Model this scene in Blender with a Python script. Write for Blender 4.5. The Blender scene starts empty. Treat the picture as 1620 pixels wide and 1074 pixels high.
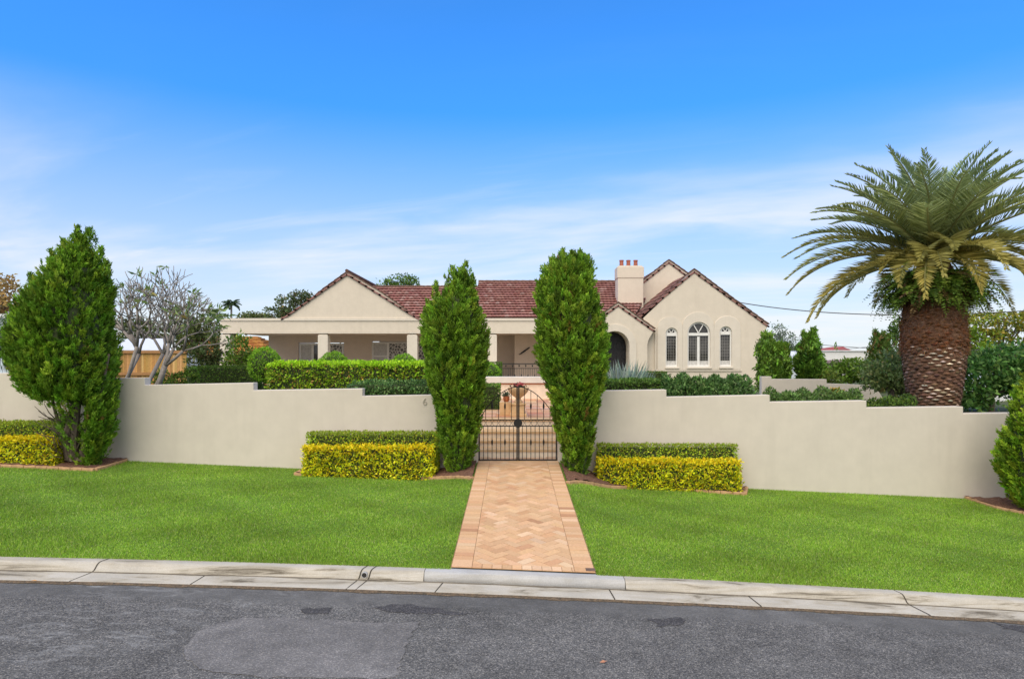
import bpy, bmesh, math, random
import numpy as np
from mathutils import Vector
from mathutils.geometry import tessellate_polygon
random.seed(7)
RNG = np.random.default_rng(11)
S = bpy.context.scene
COL = S.collection
# ------------------------------------------------------------------ camera
F, CX, HY, CZ = 1000.0, 810.0, 565.0, 2.5          # focal length and horizon in photo pixels, eye height
cam_d = bpy.data.cameras.new("camera")
cam = bpy.data.objects.new("camera", cam_d); COL.objects.link(cam)
cam.location = (0, 0, CZ); cam.rotation_euler = (math.radians(90), 0, 0)
cam_d.sensor_width = 36.0; cam_d.lens = 36.0 * F / 1620.0
cam_d.shift_y = (HY - 537.0) / 1620.0
cam_d.clip_start = 0.1; cam_d.clip_end = 3000
S.camera = cam
# ------------------------------------------------------------------ sky, sun, exposure
SUN = Vector((-0.25, -0.70, 0.90)).normalized()
SUN_EL = math.asin(SUN.z); SUN_ROT = math.atan2(SUN.x, SUN.y)
W = bpy.data.worlds.new("World"); S.world = W; W.use_nodes = True
nt = W.node_tree; nt.nodes.clear()
def N(t, **k):
    n = nt.nodes.new(t)
    for a, b in k.items(): setattr(n, a, b)
    return n
def LK(a, b): nt.links.new(a, b)
def mth(op, a, b=None, c=None, clamp=False):
    n = N('ShaderNodeMath', operation=op); n.use_clamp = clamp
    for i, v in enumerate((a, b, c)):
        if v is None: continue
        if isinstance(v, (int, float)): n.inputs[i].default_value = v
        else: LK(v, n.inputs[i])
    return n.outputs[0]
def maprange(v, a, b, c, d, smooth=True):
    n = N('ShaderNodeMapRange'); n.interpolation_type = 'SMOOTHSTEP' if smooth else 'LINEAR'
    LK(v, n.inputs[0])
    for i, q in enumerate((a, b, c, d)): n.inputs[i + 1].default_value = q
    return n.outputs[0]
sky = N('ShaderNodeTexSky'); sky.sky_type = 'NISHITA'; sky.sun_disc = False
sky.sun_elevation = SUN_EL; sky.sun_rotation = SUN_ROT; sky.altitude = 0
sky.air_density = 1.0; sky.dust_density = 0.4; sky.ozone_density = 2.0
tint = N('ShaderNodeMix', data_type='RGBA', blend_type='MULTIPLY'); tint.inputs[0].default_value = 1.0
LK(sky.outputs[0], tint.inputs[6]); tint.inputs[7].default_value = (0.27, 0.88, 1.52, 1)
tc = N('ShaderNodeTexCoord'); sep = N('ShaderNodeSeparateXYZ'); LK(tc.outputs['Generated'], sep.inputs[0])
dz = mth('MAXIMUM', sep.outputs[2], 0.0)
dd = mth('ADD', dz, 0.13)
comb = N('ShaderNodeCombineXYZ'); LK(mth('DIVIDE', sep.outputs[0], dd), comb.inputs[0]); LK(mth('DIVIDE', sep.outputs[1], dd), comb.inputs[1])
def cloud_noise(rot, sx, sy, loc, detail=6.0, rough=0.55, dist=0.4):
    m0 = N('ShaderNodeMapping'); m0.inputs['Rotation'].default_value = (0, 0, math.radians(rot)); LK(comb.outputs[0], m0.inputs[0])
    m = N('ShaderNodeMapping'); m.inputs['Scale'].default_value = (sx, sy, 1); m.inputs['Location'].default_value = loc; LK(m0.outputs[0], m.inputs[0])
    n = N('ShaderNodeTexNoise'); n.inputs['Scale'].default_value = 1.0; n.inputs['Detail'].default_value = detail
    n.inputs['Roughness'].default_value = rough; n.inputs['Distortion'].default_value = dist; LK(m.outputs[0], n.inputs[0]); return n.outputs[0]
c1 = maprange(cloud_noise(20, 0.50, 1.05, (3.1, 1.7, 0)), 0.42, 0.72, 0, 1)
c2 = maprange(cloud_noise(15, 0.8, 3.2, (7.3, 4.4, 2), 8.0, 0.6, 0.8), 0.5, 0.8, 0, 0.38)
lowmask = maprange(sep.outputs[2], 0.16, 0.36, 1, 0.03)
haze_f = maprange(sep.outputs[2], -0.02, 0.36, 0.95, 0.0, False)
haze_f = mth('POWER', haze_f, 1.2)
cl = mth('MULTIPLY', mth('ADD', c1, c2, clamp=True), lowmask)
cl = mth('MULTIPLY', cl, 0.72)
# unseen cloud added overhead and behind the camera to soften and neutralise the light
added_veil = mth('MULTIPLY', maprange(sep.outputs[2], 0.58, 0.95, 1.0, 0.25), maprange(sep.outputs[1], -0.55, 0.10, 0.15, 1.0))
clear = mth('MULTIPLY', mth('MULTIPLY', mth('SUBTRACT', 1.0, cl), mth('SUBTRACT', 1.0, haze_f)), added_veil)
fac = mth('SUBTRACT', 1.0, clear, clamp=True)
mx = N('ShaderNodeMix', data_type='RGBA'); LK(fac, mx.inputs[0]); vs_ = N('ShaderNodeVectorMath', operation='SCALE'); LK(tint.outputs[2], vs_.inputs[0]); LK(maprange(sep.outputs[2], 0.0, 0.45, 0.52, 1.0), vs_.inputs['Scale']); LK(vs_.outputs[0], mx.inputs[6]); mx.inputs[7].default_value = (5.05, 5.05, 5.1, 1)
bg = N('ShaderNodeBackground'); bg.inputs[1].default_value = 0.10; LK(mx.outputs[2], bg.inputs[0])
wo = N('ShaderNodeOutputWorld'); LK(bg.outputs[0], wo.inputs[0])
sl = bpy.data.lights.new("sun", 'SUN'); sl.energy = 1.5; sl.angle = math.radians(60); sl.color = (1.0, 0.87, 0.68)
sun = bpy.data.objects.new("sun", sl); COL.objects.link(sun); sun.location = (-20, -30, 40)
sun.rotation_euler = (-SUN).to_track_quat('-Z', 'Y').to_euler()
S.view_settings.view_transform = 'Standard'; S.view_settings.look = 'None'
S.view_settings.gamma = 1.0; S.view_settings.use_curve_mapping = False
S.view_settings.exposure = 0.95
S.render.engine = 'CYCLES'; S.cycles.use_denoising = True
S.cycles.max_bounces = 6; S.cycles.transparent_max_bounces = 6
S.cycles.diffuse_bounces = 3; S.cycles.glossy_bounces = 2; S.cycles.transmission_bounces = 4

# ------------------------------------------------------------------ helpers
def X(px, d): return (px - CX) * d / F
def Z(py, d): return CZ - (py - HY) * d / F
ORG = {}
def tag(o, label=None, cat=None, group=None, kind=None):
    if label: o['label'] = label
    if cat: o['category'] = cat
    if group: o['group'] = group
    if kind: o['kind'] = kind
    return o
def thing(name, label, cat, loc, group=None):
    o = bpy.data.objects.new(name, None); o.empty_display_size = 0.2; COL.objects.link(o)
    o.location = loc; ORG[o.name] = np.array(loc, float)
    return tag(o, label, cat, group)
def link_mesh(name, me, parent, org):
    o = bpy.data.objects.new(name, me); COL.objects.link(o)
    if parent is not None: o.parent = parent; ORG[o.name] = ORG[parent.name]
    else: o.location = org; ORG[o.name] = np.array(org, float)
    return o
def mesh_np(name, V, Q, mat, parent=None, org=(0, 0, 0), cols=None, smooth=False):
    """V (n,3), Q (m,k) faces all of k corners, cols (n,3)."""
    base = ORG[parent.name] if parent is not None else np.array(org, float)
    V = np.asarray(V, float) - base; Q = np.asarray(Q, np.int32); m, k = Q.shape
    me = bpy.data.meshes.new(name)
    me.vertices.add(len(V)); me.vertices.foreach_set('co', V.astype(np.float32).ravel())
    me.loops.add(m * k); me.loops.foreach_set('vertex_index', Q.ravel())
    me.polygons.add(m); me.polygons.foreach_set('loop_start', np.arange(0, m * k, k, dtype=np.int32))
    try: me.polygons.foreach_set('loop_total', np.full(m, k, np.int32))
    except Exception: pass
    me.update(calc_edges=True); me.validate()
    if cols is not None: set_cols(me, cols)
    me.materials.append(mat)
    if smooth: me.polygons.foreach_set('use_smooth', np.ones(m, bool))
    return link_mesh(name, me, parent, base)
def set_cols(me, cols):
    a = me.attributes.new('Col', 'FLOAT_COLOR', 'POINT')
    c = np.ones((len(me.vertices), 4), np.float32); c[:, :3] = cols; a.data.foreach_set('color', c.ravel())
class MB:
    def __init__(s): s.v = []; s.f = []; s.c = []
    def add(s, vs, fs, col=None):
        n = len(s.v); s.v += [tuple(p) for p in vs]; s.f += [tuple(i + n for i in f) for f in fs]
        s.c += [col if col is not None else (1, 1, 1)] * len(vs); return s
    def box(s, x0, x1, y0, y1, z0, z1, col=None):
        if x0 > x1: x0, x1 = x1, x0
        if z0 > z1: z0, z1 = z1, z0
        if y0 > y1: y0, y1 = y1, y0
        return s.add([(x0, y0, z0), (x1, y0, z0), (x1, y1, z0), (x0, y1, z0), (x0, y0, z1), (x1, y0, z1), (x1, y1, z1), (x0, y1, z1)],
                     [(0, 3, 2, 1), (4, 5, 6, 7), (0, 1, 5, 4), (1, 2, 6, 5), (2, 3, 7, 6), (3, 0, 4, 7)], col)
    def prism(s, loops, y0, y1, col=None):
        """loops: list of (x,z) rings, the first the outline, the rest holes; extruded from y0 (front) to y1."""
        loops = [list(l) for l in loops]
        flat = [p for l in loops for p in l]; n = len(flat)
        tris = tessellate_polygon([[Vector((p[0], p[1], 0)) for p in l] for l in loops])
        vs = [(p[0], y0, p[1]) for p in flat] + [(p[0], y1, p[1]) for p in flat]
        fs = [t for t in tris] + [tuple(i + n for i in reversed(t)) for t in tris]
        k = 0
        for l in loops:
            m = len(l)
            for i in range(m):
                a, b = k + i, k + (i + 1) % m
                fs.append((a, b, b + n, a + n))
            k += m
        return s.add(vs, fs, col)
    def slab(s, ring, z0, z1, col=None):
        n = len(ring)
        vs = [(p[0], p[1], z0) for p in ring] + [(p[0], p[1], z1) for p in ring]
        fs = [tuple(range(n))[::-1], tuple(range(n, 2 * n))] + [(i, (i + 1) % n, (i + 1) % n + n, i + n) for i in range(n)]
        return s.add(vs, fs, col)
    def tube(s, pts, rad, n=6, col=None, cap=True):
        pts = [Vector(p) for p in pts]
        if not hasattr(rad, '__len__'): rad = [rad] * len(pts)
        vs, fs = [], []; prev = None
        for i, p in enumerate(pts):
            t = (pts[min(i + 1, len(pts) - 1)] - pts[max(i - 1, 0)])
            t = t.normalized() if t.length > 1e-9 else Vector((0, 0, 1))
            if prev is None:
                a = t.cross(Vector((0, 0, 1)) if abs(t.z) < 0.9 else Vector((1, 0, 0))).normalized()
            else:
                a = (prev - t * prev.dot(t)); a = a.normalized() if a.length > 1e-6 else t.orthogonal().normalized()
            prev = a; b = t.cross(a)
            for k in range(n):
                q = 2 * math.pi * k / n
                vs.append(p + (a * math.cos(q) + b * math.sin(q)) * rad[i])
        for i in range(len(pts) - 1):
            for k in range(n):
                fs.append((i * n + k, i * n + (k + 1) % n, (i + 1) * n + (k + 1) % n, (i + 1) * n + k))
        if cap: fs += [tuple(range(n))[::-1], tuple(range((len(pts) - 1) * n, len(pts) * n))]
        return s.add(vs, fs, col)
    def lathe(s, cx, cy, prof, n=24, col=None, cap=True):
        vs, fs = [], []
        for r, z in prof:
            for k in range(n):
                q = 2 * math.pi * k / n; vs.append((cx + r * math.cos(q), cy + r * math.sin(q), z))
        for i in range(len(prof) - 1):
            for k in range(n):
                fs.append((i * n + k, i * n + (k + 1) % n, (i + 1) * n + (k + 1) % n, (i + 1) * n + k))
        if cap: fs += [tuple(range(n))[::-1], tuple(range((len(prof) - 1) * n, len(prof) * n))]
        return s.add(vs, fs, col)
    def build(s, name, mat, parent=None, org=None, smooth=False, bevel=0, colors=False, fixn=True):
        if parent is not None: base = ORG[parent.name]
        elif org is not None: base = np.array(org, float)
        else:
            a = np.array(s.v, float); base = np.array([(a[:, 0].min() + a[:, 0].max()) / 2, (a[:, 1].min() + a[:, 1].max()) / 2, a[:, 2].min()])
        me = bpy.data.meshes.new(name)
        me.from_pydata([tuple(np.array(p, float) - base) for p in s.v], [], s.f); me.update()
        if fixn:
            bm = bmesh.new(); bm.from_mesh(me); bmesh.ops.recalc_face_normals(bm, faces=bm.faces); bm.to_mesh(me); bm.free()
        if colors: set_cols(me, np.array(s.c, np.float32))
        me.materials.append(mat)
        if smooth:
            for p in me.polygons: p.use_smooth = True
        o = link_mesh(name, me, parent, base)
        if bevel:
            m = o.modifiers.new('bevel', 'BEVEL'); m.width = bevel; m.segments = 2; m.limit_method = 'ANGLE'; m.angle_limit = math.radians(40)
        return o

# ------------------------------------------------------------------ materials
def new_mat(name):
    m = bpy.data.materials.new(name); m.use_nodes = True
    t = m.node_tree; b = t.nodes['Principled BSDF']; return m, t, b
def nd(t, ty, **k):
    n = t.nodes.new(ty)
    for a, b in k.items(): setattr(n, a, b)
    return n
def noise(t, scale, detail=5, rough=0.55, vec=None, dist=0.0, stretch=None):
    n = nd(t, 'ShaderNodeTexNoise'); n.inputs['Scale'].default_value = scale; n.inputs['Detail'].default_value = detail
    n.inputs['Roughness'].default_value = rough; n.inputs['Distortion'].default_value = dist
    if vec is None:
        vec = nd(t, 'ShaderNodeTexCoord').outputs['Object']
    if stretch:
        mp = nd(t, 'ShaderNodeMapping'); mp.inputs['Scale'].default_value = stretch; t.links.new(vec, mp.inputs[0]); vec = mp.outputs[0]
    t.links.new(vec, n.inputs['Vector']); return n.outputs['Fac']
def ramp(t, fac, stops):
    r = nd(t, 'ShaderNodeValToRGB'); e = r.color_ramp.elements
    while len(e) < len(stops): e.new(0.5)
    for i, (p, c) in enumerate(stops):
        e[i].position = p; e[i].color = (*c, 1) if len(c) == 3 else c
    t.links.new(fac, r.inputs[0]); return r.outputs[0]
def mix(t, fac, a, b, mode='MIX'):
    n = nd(t, 'ShaderNodeMix', data_type='RGBA', blend_type=mode)
    for i, v in ((0, fac), (6, a), (7, b)):
        if isinstance(v, (int, float)): n.inputs[i].default_value = v
        elif isinstance(v, tuple): n.inputs[i].default_value = (*v, 1)
        else: t.links.new(v, n.inputs[i])
    return n.outputs[2]
def bump(t, b, h, strength=0.3, dist=0.01):
    n = nd(t, 'ShaderNodeBump'); n.inputs['Strength'].default_value = strength; n.inputs['Distance'].default_value = dist
    t.links.new(h, n.inputs['Height']); t.links.new(n.outputs[0], b.inputs['Normal'])
def simple(name, c, rough=0.6, var=0.12, scale=6, bs=0.0, bscale=60, metal=0.0, spec=None):
    m, t, b = new_mat(name)
    d = tuple(v * (1 - var) for v in c); l = tuple(min(1, v * (1 + var)) for v in c)
    t.links.new(ramp(t, noise(t, scale), [(0.3, d), (0.7, l)]), b.inputs['Base Color'])
    b.inputs['Roughness'].default_value = rough; b.inputs['Metallic'].default_value = metal
    if spec is not None: b.inputs['Specular IOR Level'].default_value = spec
    if bs: bump(t, b, noise(t, bscale, 3), bs, 0.01)
    return m
def render_wall(name, c):
    m, t, b = new_mat(name)
    f = noise(t, 0.55, 5, 0.55); g = noise(t, 3.5, 6, 0.6); s_ = noise(t, 1.2, 5, 0.6, stretch=(3.0, 3.0, 0.25))
    c1 = ramp(t, f, [(0.32, tuple(v * 0.95 for v in c)), (0.68, tuple(v * 1.04 for v in c))])
    c2 = mix(t, 0.5, c1, ramp(t, g, [(0.35, tuple(v * 0.94 for v in c)), (0.65, tuple(v * 1.05 for v in c))]))
    c3 = mix(t, 0.6, c2, ramp(t, s_, [(0.28, (0.92, 0.92, 0.915)), (0.5, (1, 1, 1))]), 'MULTIPLY')
    t.links.new(c3, b.inputs['Base Color']); b.inputs['Roughness'].default_value = 0.85
    b.inputs['Specular IOR Level'].default_value = 0.2
    bump(t, b, noise(t, 55, 4, 0.7), 0.25, 0.008); return m
def attr_mat(name, rough=0.55, transl=0.0, spec=0.3, bs=0.0, bscale=40, grain=0.0):
    m, t, b = new_mat(name)
    a = nd(t, 'ShaderNodeAttribute'); a.attribute_name = 'Col'; colr = a.outputs['Color']
    if grain:
        colr = mix(t, 1.0, colr, ramp(t, noise(t, bscale, 5, 0.65), [(0.3, (1 - grain,) * 3), (0.7, (1 + grain,) * 3)]), 'MULTIPLY')
    t.links.new(colr, b.inputs['Base Color']); b.inputs['Roughness'].default_value = rough; b.inputs['Specular IOR Level'].default_value = spec
    if bs: bump(t, b, noise(t, bscale, 4), bs, 0.01)
    if transl:
        tr = nd(t, 'ShaderNodeBsdfTranslucent'); t.links.new(colr, tr.inputs['Color'])
        ms = nd(t, 'ShaderNodeMixShader'); ms.inputs[0].default_value = transl
        t.links.new(b.outputs[0], ms.inputs[1]); t.links.new(tr.outputs[0], ms.inputs[2])
        t.links.new(ms.outputs[0], t.nodes['Material Output'].inputs[0])
    return m
M = {}
M['wall'] = render_wall('painted_render_fence', (0.64, 0.58, 0.505))
M['house'] = render_wall('painted_render_house', (0.69, 0.615, 0.51))
M['housepale'] = render_wall('painted_render_pale', (0.70, 0.635, 0.54))
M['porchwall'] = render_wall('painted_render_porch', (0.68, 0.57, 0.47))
M['white'] = simple('white_paint', (0.80, 0.79, 0.76), 0.45, 0.03)
M['offwhite'] = simple('white_cement', (0.66, 0.62, 0.56), 0.7, 0.06, 3, 0.1)
M['leaf'] = attr_mat('leaf', 0.5, 0.30, 0.25)
M['grass'] = attr_mat('grass_blade', 0.6, 0.30, 0.15)
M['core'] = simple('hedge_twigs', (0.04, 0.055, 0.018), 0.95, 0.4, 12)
M['bark'] = simple('bark', (0.13, 0.10, 0.075), 0.9, 0.35, 14, 0.6, 30)
M['greybark'] = simple('grey_bark', (0.28, 0.25, 0.225), 0.85, 0.25, 9, 0.3, 30)
M['tile'] = attr_mat('roof_tile', 0.75, 0, 0.25, 0.2, 30, 0.25)
M['tilebrown'] = simple('verge_tile', (0.13, 0.065, 0.045), 0.8, 0.4, 8)
M['brick'] = attr_mat('paver_brick', 0.8, 0, 0.2, 0.3, 35, 0.10)
M['mortar'] = simple('paver_joint_sand', (0.30, 0.18, 0.10), 0.95, 0.25, 8)
M['iron'] = simple('black_iron', (0.010, 0.010, 0.011), 0.6, 0.2, 20)
M['terracotta'] = simple('terracotta', (0.50, 0.16, 0.06), 0.7, 0.15, 8, 0.15)
M['potred'] = simple('chimney_pot_clay', (0.36, 0.11, 0.07), 0.75, 0.3, 9)
M['sandstone'] = simple('sandstone', (0.68, 0.46, 0.25), 0.85, 0.14, 7, 0.3)
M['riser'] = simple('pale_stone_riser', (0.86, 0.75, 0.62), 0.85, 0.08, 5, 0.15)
M['sandpale'] = simple('sandstone_pale', (0.80, 0.67, 0.53), 0.85, 0.10, 5, 0.2)
M['edge'] = simple('edging_brick', (0.50, 0.30, 0.16), 0.85, 0.25, 9, 0.2)
M['door'] = simple('dark_timber_door', (0.018, 0.017, 0.02), 0.4, 0.3, 12)
M['timber'] = attr_mat('fence_timber', 0.8, 0, 0.2, 0.3, 20, 0.2)
M['shedroof'] = simple('white_metal_roof', (0.74, 0.76, 0.80), 0.5, 0.04, 3)
M['palepaint'] = simple('pale_far_wall', (0.74, 0.74, 0.74), 0.7, 0.05, 2)
M['bluepaint'] = simple('blue_white_wall', (0.60, 0.68, 0.76), 0.6, 0.05, 2)
M['orangeroof'] = simple('orange_roof_tile', (0.56, 0.25, 0.07), 0.8, 0.25, 6, 0.4, 12)
M['redroof'] = simple('red_roof', (0.34, 0.07, 0.05), 0.75, 0.2, 4)
M['brownroof'] = simple('brown_roof', (0.20, 0.12, 0.11), 0.75, 0.2, 4)
M['wire'] = simple('grey_cable', (0.10, 0.10, 0.10), 0.6, 0.1)
M['num'] = simple('grey_metal_number', (0.42, 0.38, 0.32), 0.5, 0.1)
M['curtain'] = simple('pale_curtain', (0.55, 0.54, 0.52), 0.9, 0.2, 9)
M['darkroom'] = simple('dark_interior', (0.03, 0.028, 0.026), 0.9, 0.4, 4)
def glass_mat():
    m, t, b = new_mat('window_glass')
    t.links.new(ramp(t, noise(t, 1.6, 4, 0.6), [(0.35, (0.018, 0.017, 0.017)), (0.7, (0.09, 0.085, 0.08))]), b.inputs['Base Color'])
    b.inputs['Roughness'].default_value = 0.08; b.inputs['Specular IOR Level'].default_value = 0.6; return m
M['glass'] = glass_mat()
def lattice_mat():
    m, t, b = new_mat('lace_screen')
    v = nd(t, 'ShaderNodeTexVoronoi'); v.inputs['Scale'].default_value = 5.5; v.feature = 'DISTANCE_TO_EDGE'
    t.links.new(nd(t, 'ShaderNodeTexCoord').outputs['Object'], v.inputs['Vector'])
    t.links.new(ramp(t, v.outputs['Distance'], [(0.06, (0.62, 0.60, 0.57)), (0.16, (0.10, 0.10, 0.10))]), b.inputs['Base Color'])
    b.inputs['Roughness'].default_value = 0.5; return m
M['lace'] = lattice_mat()
def asphalt(name, base, patchy=True, light=1.0, stf=.8):
    m, t, b = new_mat(name)
    oc = nd(t, 'ShaderNodeTexCoord').outputs['Object']
    c = tuple(v * light for v in base)
    big = noise(t, 0.55, 5, 0.6, oc, 0.5, stretch=(0.7, 1.5, 1)); med = noise(t, 4, 6, 0.65, oc)
    col = ramp(t, big, [(0.32, tuple(v * 0.78 for v in c)), (0.55, c), (0.75, tuple(v * 1.25 for v in c))])
    col = mix(t, 1.0, col, ramp(t, med, [(0.3, (0.8,) * 3), (0.7, (1.2,) * 3)]), 'MULTIPLY')
    vo = nd(t, 'ShaderNodeTexVoronoi'); vo.inputs['Scale'].default_value = 105; t.links.new(oc, vo.inputs['Vector'])
    sepc = nd(t, 'ShaderNodeSeparateColor'); t.links.new(vo.outputs['Color'], sepc.inputs[0])
    stone = ramp(t, sepc.outputs[0], [(0.0, (0.40, 0.40, 0.42)), (0.5, (0.92, 0.92, 0.92)), (0.84, (1.35, 1.32, 1.28)), (0.95, (2.2, 2.1, 2.0))])
    sp = nd(t, 'ShaderNodeSeparateXYZ'); t.links.new(oc, sp.inputs[0])
    if patchy:   # smoother sealed strip beside the gutter
        jn = nd(t, 'ShaderNodeMath', operation='MULTIPLY_ADD'); t.links.new(noise(t, 2.5, 4, .6, oc), jn.inputs[0]); jn.inputs[1].default_value = .35; t.links.new(sp.outputs[1], jn.inputs[2])
        mr = nd(t, 'ShaderNodeMapRange'); t.links.new(jn.outputs[0], mr.inputs[0])
        for i_, q_ in enumerate((6.45, 6.62, .95, .30)): mr.inputs[i_ + 1].default_value = q_
        mm_ = nd(t, 'ShaderNodeMix', data_type='RGBA', blend_type='MULTIPLY'); t.links.new(mr.outputs[0], mm_.inputs[0]); t.links.new(col, mm_.inputs[6]); t.links.new(stone, mm_.inputs[7]); col = mm_.outputs[2]
    else: col = mix(t, stf, col, stone, 'MULTIPLY')
    if patchy:   # dried pale scuffs
        sc = noise(t, 3.0, 8, 0.7, oc, 1.4, stretch=(0.7, 1.8, 1)); gate = noise(t, 0.36, 3, 0.5, oc)
        k = nd(t, 'ShaderNodeMath', operation='MULTIPLY')
        t.links.new(ramp(t, sc, [(0.52, (0, 0, 0)), (0.66, (1, 1, 1))]), k.inputs[0]); 
        gx_ = nd(t, 'ShaderNodeMapRange'); t.links.new(sp.outputs[0], gx_.inputs[0])
        for i_, q_ in enumerate((-5.2, -1.2, .9, .12)): gx_.inputs[i_ + 1].default_value = q_
        gm = nd(t, 'ShaderNodeMath', operation='MULTIPLY'); t.links.new(ramp(t, gate, [(0.40, (0, 0, 0)), (0.52, (0.9,) * 3)]), gm.inputs[0]); t.links.new(gx_.outputs[0], gm.inputs[1]); t.links.new(gm.outputs[0], k.inputs[1])
        col = mix(t, k.outputs[0], col, (0.34, 0.34, 0.335))
    t.links.new(col, b.inputs['Base Color']); b.inputs['Roughness'].default_value = 0.9; b.inputs['Specular IOR Level'].default_value = 0.2
    bump(t, b, vo.outputs['Distance'], 0.5, 0.01); return m
M['road'] = asphalt('asphalt', (0.142, 0.140, 0.136))
M['roadpatch'] = asphalt('asphalt_patch', (0.190, 0.184, 0.180), False, 1.0, .5)
M['roadtar'] = asphalt('asphalt_tar', (0.085, 0.083, 0.086), False)
def concrete(name, c, stain):
    m, t, b = new_mat(name); oc = nd(t, 'ShaderNodeTexCoord').outputs['Object']
    col = ramp(t, noise(t, 2.2, 6, 0.6, oc), [(0.3, tuple(v * 0.86 for v in c)), (0.7, tuple(v * 1.12 for v in c))])
    st = noise(t, 1.6, 7, 0.68, oc, 0.8, stretch=(0.55, 3.0, 9.0))
    col = mix(t, 1.0, col, ramp(t, st, [(0.36 - 0.10 * (1 - stain), (0.30, 0.27, 0.22)), (0.47 - 0.08 * (1 - stain), (0.88, 0.85, 0.79)), (0.56, (1, 1, 1))]), 'MULTIPLY')
    col = mix(t, 1.0, col, ramp(t, noise(t, 90, 3, 0.7, oc), [(0.3, (0.86,) * 3), (0.7, (1.1,) * 3)]), 'MULTIPLY')
    t.links.new(col, b.inputs['Base Color']); b.inputs['Roughness'].default_value = 0.9
    bump(t, b, noise(t, 70, 4, 0.7, oc), 0.4, 0.006); return m
M['kerb'] = concrete('old_concrete', (0.475, 0.445, 0.385), 0.8)
M['kerbnew'] = concrete('new_concrete', (0.46, 0.46, 0.455), 0.0)
M['joint'] = simple('joint_dirt', (0.05, 0.042, 0.03), 0.95, 0.3)
def soil_mat(name, cs, scale):
    m, t, b = new_mat(name); oc = nd(t, 'ShaderNodeTexCoord').outputs['Object']
    n_ = noise(t, scale, 6, 0.7, oc); t.links.new(ramp(t, n_, [(0.3, cs[0]), (0.5, cs[1]), (0.7, cs[2])]), b.inputs['Base Color'])
    b.inputs['Roughness'].default_value = 0.95; bump(t, b, n_, 0.8, 0.03); return m
M['mulch'] = soil_mat('bark_mulch', [(0.06, 0.028, 0.018), (0.17, 0.08, 0.05), (0.30, 0.17, 0.11)], 40)
M['lawn'] = soil_mat('lawn_soil', [(0.06, 0.12, 0.015), (0.11, 0.23, 0.022), (0.16, 0.32, 0.03)], 18)
M['earth'] = soil_mat('garden_earth', [(0.05, 0.05, 0.02), (0.07, 0.09, 0.03), (0.10, 0.12, 0.04)], 6)

# ------------------------------------------------------------------ foliage in numpy
def unit(a): return a / np.maximum(np.linalg.norm(a, axis=-1, keepdims=True), 1e-9)
def rvec(n): return unit(RNG.normal(size=(n, 3)))
def leaf_arrays(P, D, L, Wd, C, fold=0.12):
    n = len(P); D = unit(D); Sd = unit(np.cross(D, rvec(n))); Nn = np.cross(Sd, D)
    L = np.broadcast_to(L, n)[:, None]; Wd = np.broadcast_to(Wd, n)[:, None]
    mid = P + D * L * 0.45 + Nn * L * fold
    V = np.stack([P, mid - Sd * Wd * 0.5, P + D * L, mid + Sd * Wd * 0.5], 1).reshape(-1, 3)
    return V, np.repeat(C, 4, 0)
def leaf_mesh(name, chunks, parent=None, org=(0, 0, 0), mat=None, extra=None):
    V = np.concatenate([c[0] for c in chunks]); C = np.concatenate([c[1] for c in chunks])
    Q = np.arange(len(V)).reshape(-1, 4)
    return mesh_np(name, V, Q, mat or M['leaf'], parent, org, np.clip(C, 0, 1))
def palette(n, pal, jit=0.18, cj=0.06):
    w = np.array([p[0] for p in pal], float); w /= w.sum()
    c = np.array([p[1] for p in pal], float)[RNG.choice(len(pal), n, p=w)]
    return c * (1 + jit * RNG.normal(size=(n, 1))) * (1 + cj * RNG.normal(size=(n, 3)))
def tufts(T, A, k, length, leafL, leafW, C, spread=0.55, jit=0.15):
    m = len(T); s = np.tile(np.linspace(0.0, 1.0, k), m)
    Ti = np.repeat(T, k, 0); Ai = np.repeat(unit(A), k, 0); ln = np.repeat(np.broadcast_to(length, m), k)[:, None]
    P = Ti + Ai * s[:, None] * ln + RNG.normal(size=(m * k, 3)) * 0.12 * ln * (1 - 0.5 * s[:, None])
    D = Ai + spread * rvec(m * k)
    Ci = np.repeat(C, k, 0) * (1 + jit * RNG.normal(size=(m * k, 1)))
    return leaf_arrays(P, D, leafL * RNG.uniform(0.7, 1.3, m * k), leafW * RNG.uniform(0.7, 1.3, m * k), np.clip(Ci, 0.004, 1))
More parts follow.
